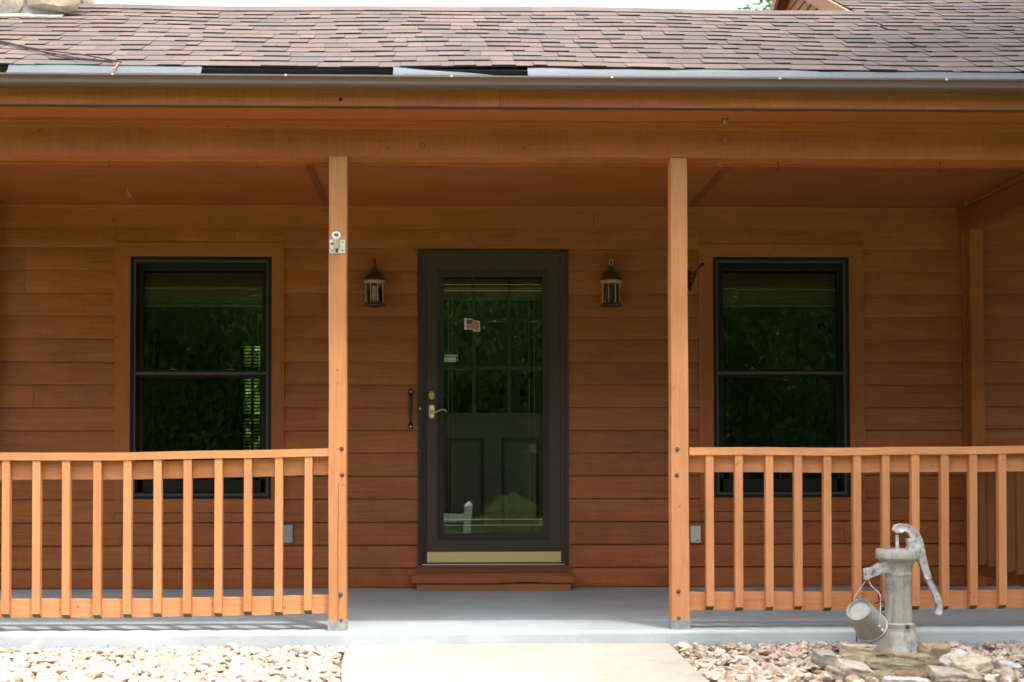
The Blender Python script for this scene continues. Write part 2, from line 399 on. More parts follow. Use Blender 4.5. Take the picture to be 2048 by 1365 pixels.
YS = -2.575
b = MB(); n = 60
prof = [(3.9,-.35),(YS,-.35),(YS,-.022),(YS+.004,-.010),(YS+.012,-.002),(YS+.024,0),(3.9,0)]
prof = [(0.04,-.3),(YS,-.3),(YS,-.022),(YS+.004,-.010),(YS+.012,-.002),(YS+.024,0),(0.04,0)]
rings = []
for i in range(n+1):
    x = -3.6 + 10.0*i/n; e = .0025*math.sin(x*7)+.002*math.sin(x*17+1)
    rings.append([(x, y+(e if y < -1 else 0), z) for y, z in prof])
b.loft(rings)
tag(b.build('porch_floor', M['slab'], smooth=True, angle=60), 'blue grey painted concrete porch slab', None, None, 'structure')

ZP = -.062
L = [atz(x,y,ZP) for x,y in ((701,1284),(690,1300),(684,1318),(682,1340),(684,1366))]
Rr = [atz(x,y,ZP) for x,y in ((1337,1284),(1358,1304),(1378,1322),(1402,1345),(1428,1366))]
for s_ in (L, Rr): s_[0] = Vector((s_[0].x, YS-.004, ZP))
lpts = [(p.x,p.y) for p in L] + [(-.42,-4.4),(-.30,-5.6),(-.1,-7)]
rpts = [(p.x,p.y) for p in Rr] + [(1.75,-4.4),(2.5,-5.6),(3.4,-7)]
b = MB(); rings=[]
for (lx,ly),(rx,ry) in zip(lpts, rpts):
    zz = ZP if ly > -4.2 else gz(0, ly)+.035
    rings.append([(lx,ly,zz-.2),(rx,ry,zz-.2),(rx,ry,zz-.008),(rx-.01,ry,zz),(lx+.01,ly,zz),(lx,ly,zz-.008)])
b.loft(rings); tag(b.build('path', M['path']), 'pale concrete front walk', None, None, 'structure')

# gravel: uncountable, one object
def ico(sub=1):
    bm_ = bmesh.new(); bmesh.ops.create_icosphere(bm_, subdivisions=sub, radius=1); v = np.array([x.co[:] for x in bm_.verts]); f = np.array([[q.index for q in x.verts] for x in bm_.faces]); bm_.free(); return v, f
IV, IF = ico(2); IV1, IF1 = ico(1)
def pathx(y):
    pl = sorted(lpts, key=lambda p:p[1]); pr = sorted(rpts, key=lambda p:p[1])
    return np.interp(y, [p[1] for p in pl], [p[0] for p in pl]), np.interp(y, [p[1] for p in pr], [p[0] for p in pr])
def stones(name, pos, size, mat):
    N = len(pos); V = np.empty((N, len(IV), 3)); 
    for i in range(N):
        a = rng.normal(size=(3,3)); q, _ = np.linalg.qr(a)
        v = IV.copy()
        for _ in range(7):                          # chop with random planes: rounded chips, not balls
            d = rng.normal(size=3); d /= np.linalg.norm(d); h = rng.uniform(.42,.82); k = v@d; v -= np.outer(np.maximum(0, k-h)*.97, d)
        v *= np.array([1, rng.uniform(.6,.95), rng.uniform(.4,.75)])
        tl = rng.normal(0,.28,2); ya = rng.uniform(0, 6.28)
        rz = np.array([[math.cos(ya),-math.sin(ya),0],[math.sin(ya),math.cos(ya),0],[0,0,1]])
        rx = np.array([[1,0,0],[0,math.cos(tl[0]),-math.sin(tl[0])],[0,math.sin(tl[0]),math.cos(tl[0])]])
        V[i] = (v*size[i]) @ (rz@rx).T + pos[i]
    F = (IF[None] + (np.arange(N)*len(IV))[:,None,None]).reshape(-1,3)
    me = bpy.data.meshes.new(name); me.vertices.add(N*len(IV)); me.vertices.foreach_set('co', V.ravel())
    me.loops.add(F.size); me.loops.foreach_set('vertex_index', F.ravel().astype(np.int32))
    me.polygons.add(len(F)); me.polygons.foreach_set('loop_start', (np.arange(len(F))*3).astype(np.int32)); me.polygons.foreach_set('loop_total', np.full(len(F),3,dtype=np.int32))
    me.polygons.foreach_set('use_smooth', np.ones(len(F),dtype=bool)); me.update(); me.validate(); me.materials.append(mat); me.set_sharp_from_angle(angle=R(26))
    o = bpy.data.objects.new(name, me); COL.objects.link(o); return o
pos = []; size = []
tries = 13000
X = rng.uniform(-3.3,3.9,tries); Y = rng.uniform(-4.1,YS-.02,tries); U = rng.uniform(0,1,tries)
lx, rx = pathx(Y)
for i in range(tries):
    if lx[i]-.015 < X[i] < rx[i]+.015: continue
    if Y[i] < -3.75 and U[i] < .5: continue
    if -3.62 < Y[i] < -2.72 and 1.80 < X[i] < 2.40+.25*math.sin(Y[i]*9) and U[i] > .03: continue   # the flat stones stand here
    s_ = float(np.exp(rng.normal(math.log(.0205), .34))); s_ = min(s_, .044)
    edge = min(1, (YS-Y[i])/.25)
    if X[i] > rx[i] and math.sin(X[i]*5+Y[i]*9)+math.sin(X[i]*11-Y[i]*6) > 1.0 and U[i] > .35: continue   # bare patches
    pos.append((X[i], Y[i], -.10 + .004 + s_*.25 + rng.uniform(0,.018))); size.append(s_)
tag(stones('gravel', np.array(pos), np.array(size), M['pebble']), 'bed of white and tan river pebbles in front of the porch', 'gravel', None, 'stuff')
# leaf litter and mulch crumbs
b = MB()
for i in range(5200):
    x = random.uniform(-3,3.6) if i < 2000 else random.uniform(1.1,3.6); y = YS - abs(random.gauss(0,.35 if i < 2000 else .55))-.01; l_, r_ = pathx(y)
    if l_-.02 < x < r_+.02: continue
    if random.random() < .45 and x < 1: continue
    a = random.uniform(0,6.28); s_ = random.uniform(.004,.014); c_ = Vector((x,y,-.078+random.uniform(0,.022)))
    d = Vector((math.cos(a),math.sin(a),random.uniform(-.4,.4)))*s_; e = Vector((-math.sin(a),math.cos(a),random.uniform(-.4,.4)))*s_*.35
    b.face([b.bm.verts.new(c_+v) for v in (d, e, -d, -e)])
tag(b.build('leaf_litter', plain('litter', (.13,.055,.03), .9, var=.4, scale=40)), 'dry brown leaf and bark crumbs among the pebbles', 'leaf litter', None, 'stuff')

# ---------------------------------------------------------------- the house
H = empty('house', 'brown stained wooden house with a long roofed front porch', 'house', (0,0,0))
ZC = 2.555; E0 = .1525
XL, XR = -3.4, 6.2
WL = (-2.176,-1.053,.506,2.305); WR = (1.727,2.849,.506,2.305); DF = (-.164,.847,.158,2.262)
# siding: lapped boards, butt joints, cut round the openings
b = MB()
holes = [WL, WR, (-.164,.847,.0,2.262)]
PX = 3.60
for k in range(-8, 8):
    z0 = 1.205 + E0*k; z1 = z0 + E0 + .012
    for (xa, xb, dz) in ((XL, PX, 0.0), (PX, XR, .007)):
        za, zb = z0+dz, min(z1+dz, 2.412)
        cuts = [(xa, xb, za, zb)]
        for (h0,h1,hz0,hz1) in holes:
            if hz0 < zb-.002 and hz1 > za+.002:
                nc = []
                for (p,q,ca,cb) in cuts:
                    if h1 <= p or h0 >= q: nc.append((p,q,ca,cb)); continue
                    if h0 > p: nc.append((p,h0,ca,cb))
                    if h1 < q: nc.append((h1,q,ca,cb))
                    if hz0 > ca+.004: nc.append((max(p,h0+.001),min(q,h1-.001),ca,hz0-.001))
                    if hz1 < cb-.004: nc.append((max(p,h0+.001),min(q,h1-.001),hz1+.001,cb))
                cuts = nc
        for (p,q,ca,cb) in cuts:
            pts = [p]
            if q-p > 1.0:
                x = p + random.uniform(.5, 2.6)
                while x < q-.3: pts.append(x); x += random.uniform(1.6, 3.2)
            pts.append(q)
            for i in range(len(pts)-1):
                u0, u1 = pts[i]+(.0012 if i else 0), pts[i+1]-(.0012 if i < len(pts)-2 else 0)
                o_ = random.uniform(-.0015,.0015); nseg = max(2, int((u1-u0)/.4)); rings = []
                zlo = max(ca, .004)
                for j in range(nseg+1):
                    x = u0+(u1-u0)*j/nseg; wv = .0012*math.sin(x*5+k*2.1)+.001*math.sin(x*13+k)
                    tl = (zlo-za)/(zb-za)
                    th_ = (cb-za)/(zb-za)
                    rings.append([(x, -.026+o_+tl*.022+wv*.5, zlo+wv), (x, -.0265+o_+tl*.022+wv*.5, zlo+.002+wv), (x, -.0265+.0225*th_+o_, cb), (x, .003, cb), (x, .003, zlo+wv)])
                b.loft(rings)
sd = b.build('wall_siding', M['siding'], H, smooth=True, angle=30)
# frieze board and crown strip
b = MB(); b.box(XL, 1.02, -.019, .003, 2.405, 2.54); b.box(1.023, XR, -.019, .003, 2.405, 2.54)
b.build('frieze_board', M['trimx'], H, bevel=.0015, seg=1)
b = MB()
b.loft([[(x,0,2.528),(x,-.024,2.528),(x,-.03,2.532),(x,-.031,2.538),(x,-.036,2.541),(x,-.044,2.548),(x,-.045,ZC-.001),(x,0,ZC-.001)] for x in (XL,XR)])
b.build('crown_strip', M['trimx'], H)
# wall core behind the siding with window openings, other walls, floor: one closed dark interior
YB = 4.2
b = MB()
def wallpanel(x0,x1,z0,z1): b.box(x0,x1,.005,.12,z0,z1)
wl = (-2.085,-1.14,.595,2.22); wr = (1.815,2.76,.595,2.22); dr = (-.07,.755,.17,2.2)
zt = 2.6
wallpanel(XL, wl[0], 0, zt); wallpanel(wl[1], dr[0], 0, zt); wallpanel(dr[1], wr[0], 0, zt); wallpanel(wr[1], XR, 0, zt)
for q in (wl, wr, dr): wallpanel(q[0], q[1], 0, q[2]); wallpanel(q[0], q[1], q[3], zt)
b.box(XL-.12, XL, .005, YB, -.3, 3.0); b.box(XR, XR+.12, .005, YB, -.3, 3.0)
sw = [at(484,688,YB), at(524,962,YB)]; sx0, sx1, sz0, sz1 = sw[0].x, sw[1].x, sw[1].z, sw[0].z
sw2 = [at(1068,695,YB), at(1085,828,YB)]; tx0, tx1, tz0, tz1 = sw2[0].x, sw2[1].x, sw2[1].z, sw2[0].z
b.box(XL, sx0, YB, YB+.12, -.3, 3.0); b.box(sx0, sx1, YB, YB+.12, -.3, sz0); b.box(sx0, sx1, YB, YB+.12, sz1, 3.0)
b.box(sx1, tx0, YB, YB+.12, -.3, 3.0); b.box(tx0, tx1, YB, YB+.12, -.3, tz0); b.box(tx0, tx1, YB, YB+.12, tz1, 3.0); b.box(tx1, XR, YB, YB+.12, -.3, 3.0)
b.box(XL-.12, XR+.12, .13, YB+.12, .02, .06); b.box(XL-.12, XR+.12, .13, YB+.12, 2.5, 2.6)
b.box(-.55, -.45, .13, 3.2, .06, 2.5)
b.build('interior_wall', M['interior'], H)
# narrow window in the back wall with lowered slats
def back_window(x0,x1,z0,z1,dens):
    w_ = part('back_window', H); f = MB(); mid = (x0+x1)/2
    for a in (x0, x1): f.box(a-.02, a+.02, YB-.02, YB+.13, z0-.02, z1+.02)
    f.box(mid-.012, mid+.012, YB+.01, YB+.09, z0, z1)
    for zz in (z0, z1, z0+(z1-z0)*.47, z0+(z1-z0)*.82): f.box(x0+.021, x1-.021, YB+.02, YB+.08, zz-.02, zz+.02)
    f.build('frame', M['winframe'], w_)
    s = MB(); z = z0+.02
    while z < z1: s.box(x0+.02, x1-.02, YB-.045, YB-.022, z, z+dens*.42); z += dens
    s.build('blind', M['winframe'], w_)
back_window(sx0,sx1,sz0,sz1,.032); back_window(tx0,tx1,tz0,tz1,.03)

# windows
def make_window(W, G, left):
    x0,x1,z0,z1 = W; w_ = part('window', H)
    t = MB(); ft = -.031
    gx0,gx1,gz0,gz1 = G                            # outer edge of the dark unit
    t.box(x0,x1,ft,.004,gz1+.001,z1); t.build('head_trim', M['trimx'], w_, bevel=.0012, seg=1)
    for (ta, tb_) in ((x0,gx0),(gx1,x1)):
        t = MB(); t.box(ta,tb_,ft+.002,.004,gz0,gz1); t.build('side_trim', M['trimz'], w_, bevel=.0012, seg=1)
    t = MB(); t.box(x0,x1,ft,.004,z0,gz0-.001); t.build('sill_trim', M['trimx'], w_, bevel=.0012, seg=1)
    def ring(mb, a, d, y0, y1, a2=None):
        X0,X1,Z0,Z1 = gx0+a, gx1-a, gz0+a, gz1-a
        mb.box(X0,X0+d,y0,y1,Z0,Z1); mb.box(X1-d,X1,y0,y1,Z0,Z1); mb.box(X0+d,X1-d,y0+.0008,y1,Z1-d,Z1); mb.box(X0+d,X1-d,y0+.0008,y1,Z0,Z0+d)
    f = MB(); ring(f, 0, .020, -.030, .10); f.build('frame', M['winframe'], w_, bevel=.0015, seg=1)
    f = MB(); ring(f, .0205, .014, -.020, .06); zm = gz0 + (gz1-gz0)*.518
    f.box(gx0+.035,gx1-.035,-.016,.01,zm-.010,zm+.010); f.build('storm_track', M['track'], w_, bevel=.002, seg=1)
    f = MB(); ring(f, .035, .010, .002, .1)
    X0,X1 = gx0+.0455, gx1-.0455
    f.box(X0,X1,.012,.05,zm-.028,zm+.022)                                     # meeting rails
    f.box(X0,X0+.032,.014,.05,zm+.023,gz1-.046); f.box(X1-.022,X1,.014,.05,zm+.023,gz1-.046); f.box(X0,X1,.016,.05,gz1-.082,gz1-.045)
    f.box(X0,X0+.030,.030,.066,gz0+.046,zm-.029); f.box(X1-.030,X1,.030,.066,gz0+.046,zm-.029); f.box(X0,X1,.030,.068,gz0+.046,gz0+.125)
    f.build('sash', M['winframe'], w_, bevel=.002, seg=1)
    f = MB(); f.box(X0+.033,X1-.023,.030,.034,zm+.024,gz1-.083); f.build('upper_pane', M['glass'], w_)
    f = MB(); f.box(X0+.031,X1-.031,.045,.049,gz0+.126,zm-.030); f.build('lower_pane', M['glass'], w_)
    f = MB(); z = gz1-.10; i = 0
    while z > gz1-.30: f.box(X0+.01,X1-.01,.105+.002*(i%3),.135,z,z+.0075); z -= .0115; i += 1
    f.box(X0+.01,X1-.01,.10,.14,z-.012,z+.004)
    f.box(X0+.08,X0+.082,.12,.122,gz0+.3,z); f.box(X1-.06,X1-.058,.12,.122,gz0+.5,z)
    f.build('blind', M['blind'], w_)
    for fx in (.27,.73):
        k = MB(); cx = X0+(X1-X0)*fx; k.box(cx-.028,cx+.028,.004,.02,zm+.0225,zm+.030); k.lathe([(.010,0),(.010,.008),(.006,.012)],10,(cx,.012,zm+.030)); k.build('sash_lock', M['track'], w_)
    return w_
g0 = at(263,516,0); g1 = at(543,998,0)
make_window(WL, (g0.x, g1.x+.0, g1.z, g0.z+.004), True)
g0 = at(1424,516,0); g1 = at(1699,995,0)
make_window(WR, (g0.x, g1.x, g1.z, g0.z), False)

# door surround
x0,x1,z0,z1 = DF
b = MB()
dw = .052
fr = [(0,-.030),(.006,-.034),(.014,-.034),(.018,-.030),(.026,-.030),(.030,-.024),(.040,-.022),(.044,-.016),(dw,-.014),(dw,.11),(0,.11)]
def mould(path, flip):                              # mitred moulding frame: left, top, right
    pts = [(x0, z0), (x0, z1), (x1, z1), (x1, z0)]
    rings = []
    for i, (px_, pz_) in enumerate(pts):
        ring = []
        for (d, y) in fr:
            if i == 0: p = (px_+d, y, pz_)
            elif i == 1: p = (px_+d, y, pz_-d)
            elif i == 2: p = (px_-d, y, pz_-d)
            else: p = (px_-d, y, pz_)
            ring.append(p)
        rings.append(ring)
    b.loft(rings)
mould(None, 0)
b.build('door_frame', M['brick'], H, smooth=True, angle=25)
b = MB(); zsill = at(986,1128,-.03).z
b.box(x0+.03,x1-.03,-.042,.10,zsill-.008,zsill-.001); b.build('door_sill', M['alum'], H)
b = MB(); b.box(x0-.012,x1+.012,-.032,.003,.100,zsill-.0085); b.build('threshold_board', wood('threshold', (.26,.09,.034), 'x', .55, .3, .6, 1.0), H, bevel=.003)

# storm door
SD = part('storm_door', H)
dx0, dx1 = at(853,800,-.01).x, at(1122,800,-.01).x; dz0, dz1 = at(986,1126,-.01).z, at(986,516,-.01).z
gx0, gx1 = at(887,800,-.005).x, at(1085,800,-.005).x; gz0_, gz1_ = at(986,1067,-.005).z, at(986,554,-.005).z
b = MB()
def frame(mb, o, i, ya, yb):                       # outer rect, inner rect, front y at outer/inner
    rings = []
    for (X0,X1,Z0,Z1), y in ((o, yb[0]), (o, ya[0]), (i, ya[1]), (i, yb[1])):
        rings.append([(X0,y,Z0),(X1,y,Z0),(X1,y,Z1),(X0,y,Z1)])
    v = [[mb.bm.verts.new(p) for p in r] for r in rings]
    for a in range(4):
        c = (a+1) % 4
        for j in range(4): mb.face([v[a][j], v[a][(j+1)%4], v[c][(j+1)%4], v[c][j]])
mid = (gx0-.040, gx1+.040, gz0_-.040, gz1_+.040)
kz = at(986,1104,-.01).z
frame(b, (dx0+.004,dx1-.004,dz0,dz1), mid, (-.012,-.012), (.022,.022))
b.build('frame', M['bronze'], SD, bevel=.0015, seg=1)
b = MB(); frame(b, mid, (gx0,gx1,gz0_,gz1_), (-.021,-.008), (-.0115,.012)); b.build('glazing_bead', M['bead'], SD, bevel=.0015, seg=1)
b = MB(); b.box(gx0+.0005,gx1-.0005,.001,.005,gz0_+.0005,gz1_-.0005); b.build('pane', M['stormglass'], SD)
b = MB(); b.box(dx0+.004,dx1-.004,-.017,-.0125,dz0+.004,kz); b.build('kick_plate', M['brass'], SD, bevel=.001, seg=1)
b = MB(); b.box(dx0+.002,dx1-.002,-.010,.01,dz0-.010,dz0-.001); b.build('bottom_sweep', M['black'], SD)
y0_ = -.0012; y1_ = .0005                          # leading: one lattice of crossing strips
b = MB(); b.mi = 0
for py in (569.5,581.5,1039,1050.5):
    z = at(986,py,0).z; b.box(gx0+.001,gx1-.001,y0_-.0006,y1_,z-.0017,z+.0017)
b.mi = 1
for px_ in (897,904.5,1058,1069):
    x = at(px_,800,0).x; b.box(x-.0009,x+.0009,y0_,y1_,gz0_+.001,gz1_-.001)
b.build('glass_came', [M['came'], M['camedark']], SD)
for px_ in (889,1082):
    b = MB(); p = at(px_, 1074, -.02); b.lathe([(.005,0),(.005,.003)],10,M=Matrix.Rotation(R(90),3,'X'),c=(p.x,-.017,p.z)); b.build('screw', M['black'], SD)
# latch hinge side strip
b = MB(); b.box(dx1-.003,dx1+.012,-.020,-.006,dz0,dz1); b.build('hinge', M['bronze'], SD, bevel=.002, seg=1)
# flag decal
f0 = at(929,637,0); sc = 1/298.4; yf = -.003
def fw(u, v): # u 0..1 across, v 0..1 down the waving cloth
    dip = (.0 if u < .45 else (u-.45)/.12*.22 if u < .57 else .22+(u-.57)*.06)
    return (f0.x + (4+u*25)*sc, f0.z - (3 + v*17.5 + dip*17.5)*sc)
b = MB()
out = [(0,-.13),(-.06,-.05)]
base_ = [fw(u/14, -.12) for u in range(0,15)]; low = [fw(u/14, 1.12) for u in range(14,-1,-1)]
pole = [(f0.x-.1*sc, f0.z-1*sc),(f0.x+2.2*sc,f0.z+1.5*sc),(f0.x+4*sc,f0.z-1*sc)]
b.prism([(f0.x-.3*sc,f0.z-22.8*sc)]+pole+base_+[(fw(1,0)[0]+1.6*sc, fw(1,0)[1])]+[(fw(1,1)[0]+2.2*sc, fw(1,1)[1]-1.5*sc)]+low[1:], yf, yf+.0035)
FD = b.build('flag_decal', M['flagwhite'], SD); tag(FD, 'small waving stars and stripes sticker with white edge')
b = MB()
for i in range(0, 13, 2):
    u0 = .42 if i < 7 else 0.0; N = 10
    top = [fw(u0+(1-u0)*j/N, (i-.12)/13) for j in range(N+1)]; bot = [fw(u0+(1-u0)*j/N, (i+1.12)/13) for j in range(N,-1,-1)]
    b.mi = 0; b.prism(top+bot, yf-.0006, yf+.0005)
b.mi = 1; b.prism([fw(0,.0),fw(.42,.0),fw(.42,.53),fw(0,.53)], yf-.0008, yf+.0005)
b.mi = 2
for r_ in range(4):
    for c_ in range(5):
        p = fw(.05+.075*c_, .09+.115*r_); b.prism([(p[0]-.0009,p[1]),(p[0],p[1]-.0009),(p[0]+.0009,p[1]),(p[0],p[1]+.0009)], yf-.0012, yf-.0007)
b.build('flag_stripes', [M['flagred'], M['flagblue'], M['flagwhite']], SD)
# warning sticker
p0 = at(888,709,0); yk = -.0025
def txt(name, s, x, y, z, h, mat, parent, ext=.0004):
    cu = bpy.data.curves.new(name, 'FONT'); cu.body = s; cu.size = h; cu.extrude = ext; cu.offset = .0004
    o = bpy.data.objects.new(name, cu); COL.objects.link(o); dg = bpy.context.evaluated_depsgraph_get(); dg.update()
    me = bpy.data.meshes.new_from_object(o.evaluated_get(dg)); COL.objects.unlink(o); bpy.data.objects.remove(o)
    me.materials.clear(); me.materials.append(mat); o = bpy.data.objects.new(name, me); COL.objects.link(o)
    for v in me.vertices: c = v.co.copy(); v.co = Vector((x+c.x, y-c.z, z+c.y))
    if parent: o.parent = parent
    return o
b = MB(); b.box(p0.x+.001, p0.x+.081, yk, .0005, at(888,724.5,0).z, at(888,715,0).z); b.box(p0.x+.088,p0.x+.092,yk,.0005,at(888,724.5,0).z, at(888,715.5,0).z); b.box(p0.x+.0005,p0.x+.0035,yk,.0005,at(888,713.2,0).z, at(888,709.5,0).z)
b.build('warning_sticker', M['paper'], SD)
o = txt('warning_text','WARNING!', p0.x+.008, yk, at(888,713.4,0).z, .0165, M['flagwhite'], SD)
# brass lock and lever
LV = MB(); c = at(863.5,791,-.02)
Mx = Matrix.Rotation(R(90),3,'X')
def ell(mb, c, rx, rz, y0, y1, n=28, flat=0):
    out = []
    for i in range(n):
        a = 2*math.pi*i/n; dx = rx*math.cos(a); dz = rx*math.sin(a) + (flat if math.sin(a) > 0 else -flat) if flat else rz*math.sin(a)
        out.append((dx, dz))
    rings = [[(c.x+x*k, y, c.z+z*k) for x, z in out] for y, k in ((y0,1),(y1+.003,1),(y1,.86))]
    mb.loft(rings)
ell(LV, c, .0205, .028, -.012, -.020); ell(LV, c, .013, .018, -.020, -.027)
LV.box(c.x-.001,c.x+.001,-.0285,-.026,c.z-.006,c.z+.006)
LV.build('deadbolt', M['brass'], SD, smooth=True)
LV = MB(); c = at(863.5,823,-.02); ell(LV, c, .0205, .0, -.012, -.021, flat=.026)
ell(LV, c, .012, .012, -.021, -.045)
q = [at(864,825,-.05),at(871,825,-.055),at(877,822,-.058),at(884,819.5,-.058),at(890,820,-.055),at(893.5,824,-.05)]
LV.tube(q, [.008,.0065,.0055,.005,.005,.0045], 10)
LV.build('lever_handle', M['brass'], SD, smooth=True)

# inner nine-lite entry door (behind the storm glass)
M['entry'] = plain('entry_door_paint', (.11,.09,.078), .5, var=.1, scale=20)
ED = part('entry_door', H); ye = .085
b = MB(); cols = [at(x,700,ye).x for x in (886,948,1018,1086)]; rows = [at(986,y,ye).z for y in (553,641,736,826)]
ex0, ex1, ez0, ez1 = dx0-.01, dx1+.01, dz0-.005, dz1
b.box(ex0,ex1,ye,ye+.04,ez0,rows[3]-.0)
b.box(ex0,cols[0]-.004,ye,ye+.04,rows[3],ez1); b.box(cols[3]+.004,ex1,ye,ye+.04,rows[3],ez1); b.box(cols[0]-.004,cols[3]+.004,ye,ye+.04,rows[0]+.01,ez1)
b.build('slab', M['entry'], ED)
b = MB()
for x in cols[1:3]: b.box(x-.011,x+.011,ye-.012,ye+.03,rows[3]+.001,rows[0])
for z in rows[1:3]:
    xs_ = [cols[0]-.004, cols[1]-.0115, cols[1]+.0115, cols[2]-.0115, cols[2]+.0115, cols[3]+.004]
    for i in (0,2,4): b.box(xs_[i],xs_[i+1],ye-.011,ye+.03,z-.010,z+.010)
b.build('grille', M['entry'], ED, bevel=.003, seg=1)
b = MB(); b.box(cols[0]-.003,cols[3]+.003,ye+.031,ye+.034,rows[3]+.001,rows[0]); b.build('pane', M['glass'], ED)
b = MB()
for (xa, xb) in ((893,968),(1002,1078)):
    X0, X1 = at(xa,900,ye).x, at(xb,900,ye).x; Z1, Z0 = at(986,876,ye).z, at(986,1052,ye).z
    b.mi = 1; frame(b, (X0,X1,Z0,Z1), (X0+.022,X1-.022,Z0+.022,Z1-.022), (ye-.001,ye-.010), (ye-.0005,ye-.0005))  # outer bevel coloured dark to imitate shade in the panel groove
    b.mi = 0; frame(b, (X0+.022,X1-.022,Z0+.022,Z1-.022), (X0+.04,X1-.04,Z0+.04,Z1-.04), (ye-.010,ye-.003), (ye-.0005,ye-.0005))
b.build('raised_panel', [M['entry'], M['brick']], ED)
b = MB(); z = at(986,556,ye).z; zb = at(986,600,ye+.06).z; i=0
while z > zb: b.box(cols[0],cols[3],ye+.05+.002*(i%2),ye+.07,z-.0085,z); z -= .0115; i+=1
b.build('blind', M['blindtan'], ED)

# doorstep
ST = empty('door_step', 'rusty brown wooden step with curled tread below the front door', 'step', (0,0,0))
ys0 = -.30
b = MB(); a0 = at(822,1160,ys0).x; a1 = at(1154,1160,ys0).x
rings = []; N = 40
for i in range(N+1):
    u = i/N; x = a0+(a1-a0)*u; warp = .010*(math.sin(math.pi*u)*-1+1)*.35; lift = .008*math.exp(-((u-.68)/.12)**2); rr = .05
    dxe = min(x-a0, a1-x); yc = ys0 + (rr - math.sqrt(max(0, rr*rr-(rr-min(dxe,rr))**2)) if dxe < rr else 0)
    dish = -.006*math.exp(-((u-.35)/.2)**2)
    rings.append([(x,yc,.050+lift+warp*.6),(x,yc-.0015,.056+lift),(x,yc-.001,.092+dish),(x,yc+.008,.099+dish),(x,-.036,.099),(x,-.036,.050+warp*.6)])
b.loft(rings); b.build('tread', M['step'], ST, smooth=True, angle=40)
b = MB(); b.box(at(833,1175,ys0).x, at(1142,1175,ys0).x, ys0+.018, -.036, .0005, .047); b.build('riser', M['step'], ST, bevel=.002, seg=1)

# ceiling of plywood sheets, battens
b = MB(); ya = -2.43; seams = [XL-.0, -.772, 1.665, 4.1, XR]
for i in range(4):
    for (p,q) in ((-1.218,.0),(ya,-1.222)):
        b.box(seams[i]+.0015, seams[i+1]-.0015, p, q, ZC, ZC+.01+.0003*i)
b.build('ceiling', M['ceil'], H)
b = MB(); b.box(XL,XR,ya,.0,ZC+.0125,ZC+.03); b.build('ceiling_backing', M['darkgap'], H)
for x in (-.772,1.665,4.1):
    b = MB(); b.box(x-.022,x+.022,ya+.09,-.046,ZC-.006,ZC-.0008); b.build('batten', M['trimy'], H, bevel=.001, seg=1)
# front beam
YP = -2.55; zb0, zb1 = 2.33, 2.496
b = MB(); rings=[]
for i in range(41):
    x = -3.6+10.2*i/40; wv = .0015*math.sin(x*1.7)
    rings.append([(x,YP,zb0+wv),(x,YP,zb1+.05),(x,YP+.14,zb1+.1),(x,YP+.14,zb0+wv)])
b.loft(rings); b.build('front_beam', M['beam'], H, bevel=.003, seg=2)
b = MB(); b.box(-3.6,6.6,YP+.141,YP+.165,zb0-.008,zb0+.016); b.build('beam_backing', M['beam'], H, bevel=.003)
b = MB(); b.box(-3.6,6.6,YP+.1405,YP+.155,zb0+.017,zb0+.224); b.build('unseen_reflection_board', plain('dark_reflection_board', (.035,.022,.014), .8, var=.3), H)  # unseen board added so the beam mirrors dark in the window panes
# side beams to the wall, over the pilasters
def side_beam(xa, xb):
    b = MB(); b.hexa([(xa,YP+.166,zb0+.01),(xb,YP+.166,zb0+.01),(xb,-.022,2.402),(xa,-.022,2.402),(xa,YP+.166,ZC-.002),(xb,YP+.166,ZC-.002),(xb,-.022,ZC-.002),(xa,-.022,ZC-.002)])
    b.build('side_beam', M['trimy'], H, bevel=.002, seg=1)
    b = MB()
    for xx in (xa, xb):
        s = -1 if xx == xa else 1
        b.hexa([(xx+s*.001,YP+.17,2.515),(xx+s*.022,YP+.17,2.515),(xx+s*.022,-.046,2.53),(xx+s*.001,-.046,2.53),(xx+s*.001,YP+.17,ZC-.003),(xx+s*.03,YP+.17,ZC-.003),(xx+s*.03,-.046,ZC-.003),(xx+s*.001,-.046,ZC-.003)])
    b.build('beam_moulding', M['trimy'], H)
xp0, xp1 = at(1941,700,-.1).x, at(1967,700,-.1).x
side_beam(3.50, 3.60); side_beam(-3.06, -2.965)
b = MB(); b.box(xp0, xp1, -.112, -.022, .001, 2.401); b.build('wall_pilaster', M['trimz'], H, bevel=.004)
b = MB(); b.box(xp0-.028, xp0-.001, -.045, -.018, .001, 2.401); b.build('corner_strip', M['trimz'], H, bevel=.002)
b = MB(); b.box(-3.055, -2.967, -.112, -.022, .001, 2.401); b.build('wall_pilaster', M['trimz'], H, bevel=.004)

